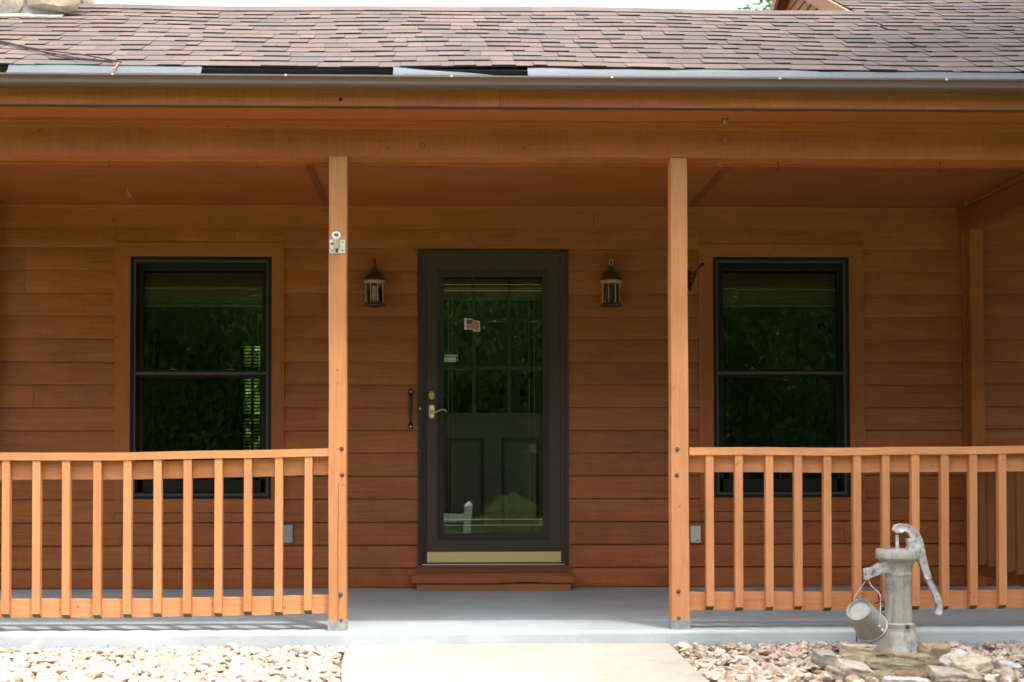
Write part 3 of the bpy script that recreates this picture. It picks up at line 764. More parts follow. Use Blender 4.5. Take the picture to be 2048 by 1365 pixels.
# posts
def make_post(pxa, pxb, tops, mat, bolts):
    xa, xb = at(pxa[0],330,YP).x, at(pxa[1],330,YP).x; ba, bb = at(pxb[0],1240,YP).x, at(pxb[1],1240,YP).x
    b = MB(); rings=[]
    for i in range(13):
        u = i/12; l = ba+(xa-ba)*u + .001*math.sin(i*1.3); r_ = bb+(xb-bb)*u + .001*math.sin(i*1.3)
        z = .02+(zb0-.02-.001)*u; rings.append([(l,YP-.001,z),(r_,YP-.001,z),(r_,YP+.088,z),(l,YP+.088,z)])
    b.loft(rings); p = b.build('porch_post', mat, H, bevel=.004)
    b = MB(); zt = at(675,1242,YP).z
    b.box(ba-.0035,bb+.0035,YP-.006,YP-.0015,-.012,zt); b.box(ba-.0035,ba-.0008,YP-.001,YP+.09,.001,zt); b.box(bb+.0008,bb+.0035,YP-.001,YP+.09,.001,zt); b.box(ba,bb,YP,YP+.088,.001,.015)
    b.build('post_anchor', M['galv'], p, bevel=.001, seg=1)
    for (x,y) in bolts:
        b = MB(); q = at(x,y,YP-.008); b.lathe([(.0075,0),(.0075,.005),(.003,.007)],6,M=Mx,c=(q.x,YP-.001,q.z)); b.lathe([(.011,-.001),(.011,.0015)],14,M=Mx,c=(q.x,YP-.001,q.z))
        b.build('bolt', M['bolt'], p)
    return p
P1 = make_post((658,693.5),(657,692), None, M['postL'], ((683,898),(684,950),(681,1190),(682,1243)))
P2 = make_post((1341,1373.5),(1344,1379), None, M['post'], ((1355,899),(1354,951),(1357,1184),(1358,1238)))

# soffit, mouldings, fascia, gutter
YF = -2.825; zs = 2.502; YE, ZE = -2.865, 2.682
b = MB(); b.box(-3.9,6.8,YF+.024,YP-.001,zs,zs+.012); b.build('soffit', M['soffit'], H)
b = MB()
for (y0,y1,z0,z1) in ((YP-.022,YP-.001,zs-.022,zs-.001),(YP-.040,YP-.0225,zs-.014,zs-.001),(YP-.010,YP-.0012,zs-.036,zs-.0225)): b.box(-3.9,6.8,y0,y1,z0,z1)
b.build('soffit_moulding', M['soffit'], H, bevel=.006, seg=3)
b = MB(); N=220
rings=[]
for i in range(N+1):
    x = -3.9+10.7*i/N; d = random.uniform(0,.0035); rings.append([(x,YF+.001,zs+.002-d),(x,YF+.022,zs+.002-d),(x,YF+.022,zs+.007),(x,YF+.001,zs+.007)])
b.loft(rings); b.build('soffit_vent', plain('vent_strip', (.05,.028,.018), .8, var=.5, scale=300), H)
b = MB(); zf0 = zs+.0075
b.box(-3.9,at(1000,200,YF).x,YF,YF+.022,zf0,2.66); b.box(at(1000,200,YF).x+.0015,6.8,YF,YF+.022,zf0,2.66); F_ = b.build('fascia', M['fascia'], H, bevel=.0025, seg=1)
b = MB(); q = at(681,199,YF); b.lathe([(.009,-.001),(.010,.0006)],12,M=Mx,c=(q.x,YF,q.z)); b.build('knot_hole', M['darkgap'], F_)
b = MB(); gy = -2.918
gt = .782 + (941.5-146)/FPX*(9.534+gy); gb = .782+(941.5-177)/FPX*(9.534+YF)
hg = gt-gb
gprof = [(YF-.001,gb+.004),(YF-.001,gt+.03),(YF-.004,gt+.03),(YF-.004,gb+.007),(gy+.012,gb+.006),(gy+.010,gb+.25*hg),(gy+.012,gb+.55*hg),(gy+.004,gb+.80*hg),(gy+.006,gt-.002),(gy+.001,gt+.001),(gy-.005,gt-.001),(gy-.006,gt-.008),(gy-.001,gt-.011),(gy+.005,gb+.5*hg),(gy+.003,gb+.25*hg),(gy+.004,gb+.004),(gy+.008,gb),(YF-.01,gb)]
rings = [[(x,y,z) for y,z in gprof] for x in (-4.0,-2,0,2,4,7.0)]
b.loft(rings); GU = b.build('gutter', M['gutter'], H, smooth=True, angle=50)
for i, px_ in enumerate((225,571,903,1224,1560,1893)):
    b = MB(); q = at(px_,145+px_*.0035,gy-.006); b.lathe([(.0055,0),(.005,.003),(.002,.005)],10,M=Mx,c=(q.x,gy-.006,gt-.006)); b.build('screw', M['alumpaint'], GU, smooth=True)
# screens on the gutter
ze = 2.675; ye_ = YF-.01
def screen(pxa, pxb, ha, hb, name='leaf_screen'):
    b = MB(); xa, xb = at(pxa,135,gy).x, at(pxb,135,gy).x; N=int(max(6,(xb-xa)/.06)); top=[]; rings=[]
    ph = random.uniform(0,6)
    for i in range(N+1):
        u=i/N; x=xa+(xb-xa)*u; h=ha+(hb-ha)*u; wv=.004*math.sin(x*6+ph)+.003*math.sin(x*17+ph)
        rings.append([(x, gy+.001, gt+.002),(x,gy+.018,gt+.014*h+wv*.3+.002),(x,gy+.034,gt+.030*h+wv*.6+.002),(x,YE-.012,gt+(2.679-gt)*h+wv*.5)])
    b.loft(rings, cap=False, closed=False); return b.build(name, M['mesh'], GU, smooth=True)
screen(12,401,1,1); screen(786,1030,1.1,.1); screen(1056,1640,1,.95); screen(1630,2300,.9,.8)
# ---- roof
TH = R(26); ct, st_ = math.cos(TH), math.sin(TH)
SR, EXP = 1.94, .138; XRK = at(1712,24,-1.12).x; SR2 = 3.95
def roofp(x, s, n, wob=True):
    sag = (.010*math.sin(x*1.9+.5)+.006*math.sin(x*4.3+s*2)) if wob else 0
    if x > 1.3: sag += -.004*math.sin((x-1.3)*1.1)
    n = n+sag*.45
    return (x, YE+s*ct-n*st_, ZE+s*st_+n*ct)
b = MB()
def tabs(xa, xb, k0, k1):
    for k in range(k0, k1):
        x = xa + random.uniform(-.2,0); s0 = k*EXP
        thick = random.random() < .5
        while x < xb:
            wd = random.choice((.07,.09,.11,.13,.16,.19))*random.uniform(.85,1.15); x2 = x+wd-.0018
            a, c_ = max(x, xa), min(x2, xb)
            if c_-a > .02:
                t = (.0085 if thick else .0045)+random.uniform(0,.0015); N = 2; js = random.uniform(-.002,.002)
                P = []
                for i in range(N+1):
                    xx = a+(c_-a)*i/N; js2 = js+.003*math.sin(xx*3.1+k*1.3)
                    P.append([b.bm.verts.new(roofp(xx, s0+js2, 0.0)), b.bm.verts.new(roofp(xx, s0+js2, t+.002)), b.bm.verts.new(roofp(xx, s0+EXP+.02, .0035))])
                for i in range(N):
                    b.mi = 1; b.face([P[i][0],P[i+1][0],P[i+1][1],P[i][1]])
                    b.mi = 0; b.face([P[i][1],P[i+1][1],P[i+1][2],P[i][2]])
                b.mi = 1; b.face([P[0][0],P[0][1],P[0][2]]); b.face([P[N][0],P[N][2],P[N][1]])
            x += wd; thick = not thick if random.random() < .8 else thick
xrl, xrr = -4.3, 7.2
tabs(xrl, XRK, 0, 14); tabs(XRK-.0005, xrr, 0, int(SR2/EXP)+1)
RF = b.build('roof', [M['shingle'], M['asphaltedge']], H)
b = MB()                                            # decking and drip edge
b.hexa([roofp(xrl,-.008,-.028,0),roofp(xrr,-.008,-.028,0),roofp(xrr,SR,-.028,0),roofp(xrl,SR,-.028,0),roofp(xrl,-.008,-.008,0),roofp(xrr,-.008,-.008,0),roofp(xrr,SR,-.004,0),roofp(xrl,SR,-.004,0)])
b.hexa([roofp(XRK,SR+.001,-.028,0),roofp(xrr,SR+.001,-.028,0),roofp(xrr,SR2,-.028,0),roofp(XRK,SR2,-.028,0),roofp(XRK,SR+.001,-.004,0),roofp(xrr,SR+.001,-.004,0),roofp(xrr,SR2,-.004,0),roofp(XRK,SR2,-.004,0)])
b.build('roof_deck', M['asphaltedge'], RF)
# back slopes
pr = Vector(roofp(0,SR,0,0)); p2 = Vector(roofp(0,SR2,0,0))
b = MB()
def slab2(xa, xb, y0, z0, y1, z1, t=.03): b.hexa([(xa,y0,z0-t),(xb,y0,z0-t),(xb,y1,z1-t),(xa,y1,z1-t),(xa,y0,z0),(xb,y0,z0),(xb,y1,z1),(xa,y1,z1)])
slab2(xrl, XRK+.25, pr.y+.002, pr.z-.006, YB+.4, 2.75)
slab2(XRK, xrr, p2.y+.002, p2.z-.006, p2.y+4.4*ct, p2.z-4.4*st_)
b.build('back_slope', M['shingle'], RF)
# ridge caps
b = MB(); x = xrl
while x < XRK-.05:
    w_ = .30; x2 = min(x+w_+.03, XRK+.04); h = .006
    c1 = Vector(roofp(x, SR-.145, .010)); c2 = Vector(roofp(x2, SR-.145, .0105)); r1 = Vector(roofp(x, SR+.004, .012)); r2 = Vector(roofp(x2, SR+.004, .0125))
    q1 = r1+Vector((0,.12,-.03)); q2 = r2+Vector((0,.12,-.03)); dn = Vector((0,0,-.005))
    A = [b.bm.verts.new(p) for p in (c1,c2,r2,r1,q2,q1,c1+dn,c2+dn)]
    b.mi = 0; b.face([A[0],A[1],A[2],A[3]]); b.face([A[3],A[2],A[4],A[5]]); b.mi = 1; b.face([A[6],A[7],A[1],A[0]])
    x += w_
b.build('ridge_cap', [M['shingle'], M['asphaltedge']], RF)
# taller gable end rising above the ridge on the right
GW = part('gable_end', H); xw = XRK+.09
b = MB(); c0, s0 = math.cos(R(26)), math.sin(R(26)); k = 0
zz = 2.9
while zz < p2.z-.1:
    z1 = min(zz+.084, p2.z-.07); yf0 = pr.y+.02+(zz-pr.z)/math.tan(TH) if zz > pr.z else -1.4
    half0 = (p2.z-.06-zz)/math.tan(TH)
    y0 = p2.y-half0; y1 = p2.y+half0
    b.hexa([(xw-.02,y0,zz),(xw+.05,y0,zz),(xw+.05,y1,zz),(xw-.02,y1,zz),(xw-.005,y0+(z1-zz)/math.tan(TH),z1),(xw+.05,y0+(z1-zz)/math.tan(TH),z1),(xw+.05,y1-(z1-zz)/math.tan(TH),z1),(xw-.005,y1-(z1-zz)/math.tan(TH),z1)])
    zz += .080; k += 1
b.build('gable_siding', wood('gable_stain', (.50,.24,.12), 'y', .6, .2), GW)
def rake(sgn):
    y0, z0 = p2.y, p2.z-.028; L_ = 2.2; y1, z1 = y0+sgn*L_*ct, z0-L_*st_
    a = MB(); d = .072
    a.hexa([(XRK-.022,y0,z0-d),(XRK-.001,y0,z0-d),(XRK-.001,y1,z1-d),(XRK-.022,y1,z1-d),(XRK-.022,y0,z0+.02),(XRK-.001,y0,z0+.02),(XRK-.001,y1,z1+.02),(XRK-.022,y1,z1+.02)])
    a.build('rake_board', wood('rake_stain', (.55,.28,.16), 'y', .6, .15), GW)
    a = MB(); a.hexa([(XRK,y0,z0-.05),(xw,y0,z0-.05),(xw,y1,z1-.05),(XRK,y1,z1-.05),(XRK,y0,z0-.035),(xw,y0,z0-.035),(xw,y1,z1-.035),(XRK,y1,z1-.035)])
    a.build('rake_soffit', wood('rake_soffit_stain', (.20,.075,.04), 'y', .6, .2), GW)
rake(-1); rake(1)
# stone chimney breaking through the roof at the left
q = at(66,21,-1.5)
CH = part('chimney', H); s_c = 1.50; base = Vector(roofp(0, s_c, 0, 0)); cxr = at(112,15,base.y).x; cxl = cxr-1.0
b = MB(); b.box(cxl,cxr,base.y,base.y+.75,2.8,5.0); b.build('mortar', M['chim'], CH)
def lump(mb, c, r, n=3, seed=0, flat=(1,1,1), j=.16):
    rg = np.random.default_rng(seed); v = IV.copy()
    for _ in range(7):
        d = rg.normal(size=3); d /= np.linalg.norm(d); h = rg.uniform(.55,.85); v -= np.outer(np.maximum(0, v@d-h)*.95, d)
    v = v*np.array(r); vs = [mb.bm.verts.new(Vector(c)+Vector(p)) for p in v]
    for f in IF: mb.face([vs[i] for i in f])
b = MB(); sd_ = 0; zz = base.z
while zz < 5.0:
    x = cxl; hh = random.uniform(.16,.24)
    while x < cxr:
        ww = random.uniform(.18,.34); lump(b, (x+ww/2, base.y-.01, zz+hh/2), (ww*.58,.05,hh*.56), seed=sd_); sd_ += 1; x += ww
    y = base.y
    while y < base.y+.75:
        ww = random.uniform(.18,.3); lump(b, (cxr+.0, y+ww/2, zz+hh/2), (.05,ww*.58,hh*.56), seed=sd_); sd_ += 1; y += ww
    zz += hh
b.build('chimney_stone', M['chstone'], CH, smooth=True, angle=35)
b = MB(); b.hexa([roofp(cxl-.05,s_c-.07,.010,0),roofp(cxr+.05,s_c-.07,.010,0),roofp(cxr+.05,s_c+.01,.012,0),roofp(cxl-.05,s_c+.01,.012,0),roofp(cxl-.05,s_c-.07,.014,0),roofp(cxr+.05,s_c-.07,.014,0),roofp(cxr+.05,s_c+.01,.022,0),roofp(cxl-.05,s_c+.01,.022,0)])
b.build('flashing', M['galv'], CH)

# ---------------------------------------------------------------- railings
def railing(name, label, pts_top, pts_sub, pts_bot, bal, xa, xb, green=True):
    E_ = empty(name, label, 'railing', (0,0,0))
    YR = YP+.006
    def zof(pts, x):
        P = sorted((at(px_,py,YR).x, at(px_,py,YR).z) for px_,py in pts); return float(np.interp(x, [p[0] for p in P], [p[1] for p in P]))
    def rail(nm, pts, h, y0, y1):
        b = MB(); rings=[]; N=36
        for i in range(N+1):
            x = xa+(xb-xa)*i/N
            z = sum(zof(pts, x+d) for d in (-.15,0,.15))/3 + .001*math.sin(x*9)
            rings.append([(x,y0,z-h),(x,y1,z-h),(x,y1,z),(x,y0,z)])
        b.loft(rings); return b.build(nm, M['railx'], E_, bevel=.0035)
    rail('top_rail', pts_top, .038, YP+.002, YP+.087)
    rail('upper_rail', pts_sub, .086, YP+.046, YP+.083)
    rail('lower_rail', pts_bot, .088, YP+.046, YP+.083)
    for (tx, bx_) in bal:
        yb0, yb1 = YP+.006, YP+.0445; t = at(tx,930,yb0); l = at(bx_,1200,yb0)
        zt_ = zof(pts_top, t.x)-.0395; zb_ = zof(pts_bot, l.x)-.088-random.uniform(-.004,.003)
        hw = .0188+random.uniform(-.0006,.0006); b = MB()
        v = b.hexa([(l.x-hw,yb0,zb_+.018),(l.x+hw,yb0,zb_+.018),(l.x+hw,yb1,zb_-.004),(l.x-hw,yb1,zb_-.004),(t.x-hw,yb0,zt_),(t.x+hw,yb0,zt_),(t.x+hw,yb1,zt_),(t.x-hw,yb1,zt_)])
        b.bm.faces.ensure_lookup_table(); b.bm.faces[0].material_index = 1
        o = b.build('baluster', [M['railz'], M['railend']], E_, bevel=.0028)
        for (zz) in (zt_-.03, zb_+.06):
            n_ = MB(); n_.lathe([(.0025,-.001),(.0025,.0006)],8,M=Mx,c=(t.x+(l.x-t.x)*(0 if zz > .5 else 1)+random.uniform(-.003,.003),yb0,zz)); n_.build('nail', M['bolt'], o)
    return E_
x1 = at(657.5,900,YP).x-.0015
LB = [(11.7,10.5),(72.8,71.5),(132,131),(194.4,193),(255,253.5),(315,314),(375,374),(437,436),(495.7,494.7),(558,556.5),(617,615.5),(-49,-50),(-110,-111),(-170,-171)]
railing('porch_railing', 'sagging orange wooden railing left of the door under the window reflecting a bright slatted opening', ((-220,903),(0,905),(90,906.5),(300,904.5),(656,897.3)), ((-220,927),(0,925),(320,923.5),(656,914.5)), ((-220,1199),(0,1201),(250,1200.5),(400,1198.5),(656,1192)), LB, -2.95, x1)
x0r = at(1378.5,900,YP).x+.0015
RB = [(1419.4,1421),(1478,1479),(1539,1540),(1596.6,1598),(1655,1656),(1714.5,1715.5),(1772,1773),(1831,1832.5),(1890,1891),(1947,1948),(2005,2006.5),(2063,2064.5),(2121,2122)]
railing('porch_railing', 'level orange wooden railing right of the door behind the old water pump', ((1378,894.8),(1700,895.8),(2048,892),(2200,891)), ((1378,909.5),(1700,911),(2048,908.5),(2200,908)), ((1378,1186),(1700,1185.5),(2048,1182),(2200,1181)), RB, x0r, 3.6)
# side railing running from the wall pilaster towards the front corner
E_ = empty('side_railing', 'short shaded railing running from the wall to the front corner at the far right', 'railing', (3.58,0,0))
def ybar(nm, z0a, z0b, h, xo, w_):
    b = MB(); b.hexa([(xo,YP+.09,z0b-h),(xo+w_,YP+.09,z0b-h),(xo+w_,-.115,z0a-h),(xo,-.115,z0a-h),(xo,YP+.09,z0b),(xo+w_,YP+.09,z0b),(xo+w_,-.115,z0a),(xo,-.115,z0a)])
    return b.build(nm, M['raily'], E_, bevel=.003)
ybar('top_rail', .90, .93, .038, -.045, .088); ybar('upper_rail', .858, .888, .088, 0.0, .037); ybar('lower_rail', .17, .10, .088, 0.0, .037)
for i in range(15):
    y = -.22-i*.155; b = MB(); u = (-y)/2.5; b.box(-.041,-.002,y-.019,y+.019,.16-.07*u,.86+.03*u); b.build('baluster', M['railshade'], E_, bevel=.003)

# ---------------------------------------------------------------- small things on walls and posts
def lantern(px_, name_label, loopy, bulb):
    p = at(px_,616,-.12); L_ = empty('wall_lantern', name_label, 'wall lantern', (p.x, 0, p.z), 0, 'coach lanterns beside the door')
    yc = -.125; n = 8; rot = R(22.5)
    b = MB(); b.lathe([(.012,0),(.05,.006),(.074,.010),(.076,.016),(.060,.022),(.058,.034)], n, (0,yc,0), rot=rot); b.build('base', M['rust'], L_)
    b = MB(); b.lathe([(.060,.158),(.066,.160),(.077,.172),(.077,.178),(.070,.180)], n, (0,yc,0), rot=rot); b.build('collar', M['tanmetal'], L_)
    b = MB(); b.lathe([(.072,.1805),(.066,.20),(.052,.218),(.032,.232),(.020,.243),(.016,.250),(.021,.256),(.016,.264),(.010,.272),(.007,.283),(.0075,.298),(.004,.306),(.002,.318)], n*2, (0,yc,0)); b.build('roof', M['rust'], L_, smooth=True, angle=50)
    for i in range(n):
        a = rot+2*math.pi*i/n; cx_, cy_ = .060*math.cos(a), yc+.060*math.sin(a)
        b = MB(); b.tube([(cx_,cy_,.034),(cx_,cy_,.158)], .0038, 6); b.build('bar', M['tanmetal'], L_)
    b = MB(); b.lathe([(.055,.035),(.055,.157)], n, (0,yc,0), rot=rot, cap=False); b.build('glass', M['lampglass'], L_)
    b = MB(); b.lathe([(.010,.036),(.012,.05),(.019,.062),(.021,.078),(.017,.095),(.016,.098),(.018,.105),(.019,.135),(.015,.145)], 16, (0,yc,0)); b.build('bulb', bulb, L_, smooth=True)
    b = MB(); b.lathe([(.055,0),(.055,.010),(.045,.018)], 20, (0,-.024,.20), M=Mx)
    pts = [(0,-.03,.20)]+[(0,-.03-.095*math.sin(t_)*1.0, .20+.11*(1-math.cos(t_))+.0) for t_ in [R(x) for x in (20,45,70,90)]]
    pts += [(0,yc,.318)]
    b.tube([(0,-.03,.20),(0,-.045,.26),(0,-.07,.30),(0,-.10,.322),(0,yc-.004,.318),(0,yc-.02,.302),(0,yc-.012,.288),(0,yc,.28)], [.008,.0075,.007,.0065,.006,.0055,.005,.005], 8)
    b.build('bracket', M['rust'], L_, smooth=True)
    if loopy:
        b = MB(); b.tube([(.0+.010*math.cos(R(a)),yc-.014,.300+.020*math.sin(R(a))) for a in range(-60,280,30)], .0035, 6); b.build('scroll', M['tanmetal'], L_)
    return L_
lantern(749, 'weathered bronze coach lantern to the left of the door with a white bulb showing', False, M['bulb'])
lantern(1222, 'weathered bronze coach lantern to the right of the door with a scrolled top loop', True, M['smoky'])

def outlet(pxy, label, kind):
    (xa,ya_),(xb_,yb_) = pxy; a = at(xa,ya_,-.03); c_ = at(xb_,yb_,-.03); W_, H_ = c_.x-a.x, a.z-c_.z
    o = empty('outlet_cover', label, 'outlet cover', (a.x, -.018, c_.z), 0, 'outdoor outlet covers on the siding')
    b = MB(); b.box(-.003,W_+.003,-.010,.0,-.003,H_+.003); b.build('back_box', M['bronze'], o)
    b = MB(); b.box(0,W_,-.020,-.0105,0,H_); b.build('plate', M['plastic'] if kind else M['alumpaint'], o, bevel=.002)
    if kind:
        for zz in (.14,.54):
            b = MB(); b.box(.02*1,W_-.008,-.026,-.0205,H_*zz,H_*(zz+.30)); b.build('flap', M['plastic'], o, bevel=.0025)
            b = MB(); b.box(.028,W_-.014,-.0285,-.0265,H_*(zz+.10),H_*(zz+.24)); b.build('flap_tab', M['plastic'], o, bevel=.001)
            b = MB(); b.box(.010,.019,-.025,-.0205,H_*zz,H_*(zz+.3)); b.build('flap_hinge', M['bolt'], o)
    else:
        b = MB(); b.box(.008,W_-.006,-.024,-.0205,.008,H_*.55); b.build('flap', M['alumpaint'], o, bevel=.002)
        b = MB(); b.box(W_*.55,W_*.75,-.0255,-.0245,.012,.020); b.build('latch', M['black'], o)
        b = MB(); b.lathe([(.003,0),(.003,.002)],8,M=Mx,c=(W_/2,-.0205,H_*.93)); b.build('screw', M['bolt'], o)
outlet(((559,1050.5),(585.5,1085.5)), 'grey double flap outlet cover low on the wall between balusters', True)
outlet(((1381,1052),(1401,1085.5)), 'pale aluminium outlet cover low on the wall beside the right post', False)

# black gothic pull left of the door
p = at(821.5,819,-.03); o = empty('pull_handle', 'black iron gothic pull handle on the siding left of the door', 'handle', (p.x,-.026,p.z))
def spade(zc, s, up):
    pts = [(0,.026),(.007,.017),(.011,.006),(.008,.002),(.0135,-.006),(.009,-.012),(.007,-.020),(-.007,-.020),(-.009,-.012),(-.0135,-.006),(-.008,.002),(-.011,.006),(-.007,.017)]
    b = MB(); b.prism([(x*s*1.55, zc+z*s*up) for x,z in (pts if up > 0 else pts[::-1])], -.004, .004); b.build('plate', M['black'], o, bevel=.001, seg=1)
    n_ = MB(); n_.lathe([(.0052,0),(.0045,.003)],12,M=Mx,c=(0,-.004,zc+.004*s*up)); n_.build('screw', M['white'], o)
spade(.112,1.1,1); spade(-.112,1.0,-1)
b = MB(); b.tube([(0,-.004,.094),(0,-.030,.080),(0,-.036,.03),(0,-.036,-.03),(0,-.030,-.080),(0,-.004,-.094)], [.009,.013,.0145,.0115,.0085,.008], 12); b.build('grip', M['black'], o, smooth=True)
# doorbell
p = at(840,818,-.035); o = empty('doorbell', 'small ornate doorbell with a white button on the dark door frame', 'doorbell', (p.x,-.034,p.z))
b = MB(); b.prism([(0,.034),(.005,.022),(.009,.016),(.008,.006),(.010,0),(.008,-.008),(.005,-.014),(.006,-.022),(.0,-.036),(-.006,-.022),(-.005,-.014),(-.008,-.008),(-.010,0),(-.008,.006),(-.009,.016),(-.005,.022)][::-1], -.003, .001); b.build('plate', M['rust'], o)
b = MB(); b.lathe([(.0075,0),(.007,.004),(.003,.006)],14,M=Mx,c=(0,-.003,.0)); b.build('button', M['white'], o, smooth=True)
# flag pole bracket
p = at(675,507,YP-.003); o = empty('flagpole_bracket', 'pale aluminium flagpole bracket screwed to the left porch post', 'bracket', (p.x,YP-.0015,p.z), 0)
b = MB(); b.box(-.038,.038,-.006,0,0,.066); b.build('plate', M['alumpaint'], o, bevel=.006)
b = MB(); tz = .082
d_ = Vector((.04,-.84,.40)).normalized(); c0_ = Vector((-.004,-.006,.035)); A = c0_+d_*.005; Bq = c0_+d_*.095
rot_ = d_.to_track_quat('Z','Y').to_matrix()
b.lathe([(.0165,.0),(.0175,.03),(.0205,.085),(.0205,.095),(.0125,.095),(.0115,.03)],20,M=rot_,c=c0_); b.build('socket', M['alumpaint'], o, smooth=True, angle=50)
b = MB(); b.lathe([(.0122,.05),(.0122,.0505)],16,M=rot_,c=c0_); b.build('socket_bore', M['black'], o)
b = MB(); b.hexa([(-.009,-.006,.004),(.003,-.006,.004),(.003,-.02,.03),(-.009,-.02,.03),(-.008,-.006,.05),(.002,-.006,.05),(.002,-.05,.055),(-.008,-.05,.055)]); b.build('web', M['rust'], o)
for (x,z) in ((-.026,.012),(.026,.012),(.026,.055),(-.026,.050)):
    b = MB(); b.lathe([(.004,0),(.0035,.002)],8,M=Mx,c=(x,-.006,z)); b.build('screw', M['bolt'], o)
b = MB(); b.tube([(-.018,-.03,.04),(-.032,-.032,.041)],.004,8); b.build('thumb_screw', M['bolt'], o)

# hooks
def hook(px_, py, Y, label, zt, s=1.0, kind='j', mat=None):
    p = at(px_,py,Y); o = empty('hook', label, 'hook', (p.x,Y,zt), random.uniform(-.6,.6), 'screw hooks under the porch roof'); b = MB()
    if kind == 'j': pts = [(0,0,.0),(0,0,-.014),(.001,0,-.018),(.010,0,-.024),(.011,0,-.034),(.004,0,-.042),(-.005,0,-.040),(-.007,0,-.034)]
    else: pts = [(0,0,0),(0,0,-.010)]+[(.009*math.sin(R(a)),0,-.020+.010*math.cos(R(a))) for a in range(0,340,30)]
    b.tube([Vector(q)*s for q in pts], .0019*s, 6); ob = b.build('hook_wire', mat or M['bolt'], o)
    b = MB(); b.lathe([(.004*s,-.002),(.004*s,0)],8); b.build('hook_collar', mat or M['bolt'], o)
hook(217,322,YP+.10,'faint screw hook under the beam, furthest left',zb0-.001,.9)
hook(513,322,YP+.10,'screw hook under the beam left of the post with the flagpole bracket',zb0-.001,.9)
hook(1438,320,YP+.08,'small ring shaped screw eye under the beam just right of the right post',zb0-.001,.7,'o',M['galv'])
hook(1555,325,YP+.07,'black screw hook under the beam above the right window',zb0-.001,1.1,'j',M['black'])
hook(1880,325,YP+.07,'black screw hook under the beam near the right end of the porch',zb0-.001,1.1,'j',M['black'])
hook(2004,441,-.75,'dull screw hook under the side beam at the far right',2.38,1.1,'j')
hook(1932,410,-.35,'screw hook in the ceiling corner by the side beam',ZC-.001,1.2,'o',M['galv'])
p = at(255,386,-.62); o = empty('swivel_hook', 'small tangle of metal plant hooks hanging from the left ceiling', 'hook', (p.x,-.62,ZC))
b = MB(); b.tube([(0,0,-.001),(0,0,-.02),(.006,0,-.03),(0,0,-.04),(-.005,0,-.033)],.002,6); b.build('screw_eye', M['galv'], o)
b = MB(); b.tube([(.002,0,-.035),(.014,0,-.045),(.020,.004,-.060),(.012,.004,-.066),(.005,0,-.056)],.0026,6); b.tube([(0,0,-.036),(-.009,-.003,-.05),(-.008,-.003,-.066),(.001,0,-.064)],.0026,6); b.build('clip', M['galv'], o)
p = at(1443,237,YP-.02); o = empty('soffit_bracket', 'tiny grey clip on the soffit above the right post', 'clip', (p.x,YP-.10,zs))
b = MB(); b.box(-.018,.018,-.012,.012,-.004,-.0005); b.build('plate', M['bolt'], o)
b = MB(); b.tube([(0,0,-.004),(0,0,-.02),(.006,0,-.028)],.0035,6); b.tube([(-.004,0,-.004),(-.007,0,-.024)],.0015,5); b.build('pin', M['galv'], o)
# plant hanger by the right window
p = at(1380,560,-.03); o = empty('plant_hanger', 'black iron plant hanger on the wall just right of the right post', 'plant hanger', (p.x,-.024,p.z))
b = MB(); b.box(-.010,.006,-.006,0,-.075,.060); b.build('wall_plate', M['black'], o, bevel=.002)
b = MB(); b.tube([(-.002,-.006,-.055),(-.001,-.05,-.045),(.004,-.10,-.01),(.010,-.15,.03),(.024,-.19,.055),(.036,-.22,.072),(.046,-.235,.078),(.047,-.245,.066),(.040,-.25,.058)],[.006]*6+[.0075,.009,.006],8)
b.tube([(.0,-.006,.04),(.004,-.05,.035),(.010,-.10,.02),(.012,-.14,.025)],.005,8); b.build('arm', M['black'], o, smooth=True)
# black wires on the roof, copper tail over the gutter
def onroof(px_, py):
    d = ray(px_,py); nrm = Vector((0,-st_,ct)); p0_ = Vector((0,YE,ZE))+nrm*.016; t = (p0_-CAM).dot(nrm)/d.dot(nrm); return CAM+d*t
WC = empty('roof_cable', 'three thin black cables trailing down the shingles to the gutter at the left', 'cable', onroof(120,110))
for pts in (((-120,52),(-40,72),(0,83),(60,99),(110,108),(150,116),(200,121),(243,124.5)), ((-120,55),(-40,74),(0,82),(55,95),(115,104),(160,109),(200,116),(240,124)), ((-120,50),(0,85),(45,93),(75,101),(108,112),(150,119),(190,122),(225,125))):
    b = MB(); b.tube([onroof(*q)-WC.location for q in pts], .0032, 6); b.build('strand', M['black'], WC, smooth=True)
b = MB(); b.tube([at(237,126,gy+.05)-WC.location, at(233,133,gy+.02)-WC.location, at(227,139,gy-.006)-WC.location], .004, 6); b.build('copper_tail', M['copper'], WC)

# ---------------------------------------------------------------- water pump
pc = at(1798,1311,-2.85); ZB = pc.z; SC = FPX/(9.534-2.85)
PDX = -.055
PU = empty('water_pump', 'old grey hand water pump standing on flat stones before the right railing', 'water pump', (pc.x,-2.85,ZB))
def lp(cx_, cy_): # crop pixel (4.55/px, origin 1640,1020) -> local x,z
    return ((cx_/4.55+1640-1798)/SC, (1311-(cy_/4.55+1020))/SC)
def rr_(w_): return w_/4.55/SC/2
prof = [(.119,0),(.121,.006),(.119,.022),(.112,.030),(.107,.034),(.098,.055),(.088,.085),(.080,.112),(.077,.118),(.077,.126),(.072,.128),(.0735,.132),(.0735,.150),(.068,.153),(.0625,.156),(.0615,.20),(.0615,.37),(.0630,.374),(.0655,.379),(.0655,.385),(.0630,.390),(.0630,.400),(.066,.42),(.074,.437),(.086,.449),(.097,.4535),(.101,.458),(.102,.466),(.102,.496),(.099,.5005),(.090,.5005),(.088,.494),(.03,.492),(.0,.492)]
b = MB(); b.lathe(prof, 48); b.build('pump_body', M['pump'], PU, smooth=True, angle=40)
b = MB(); b.box(.012,.026,-.0775,-.070,.132,.149); b.build('base_notch', M['bolt'], PU)
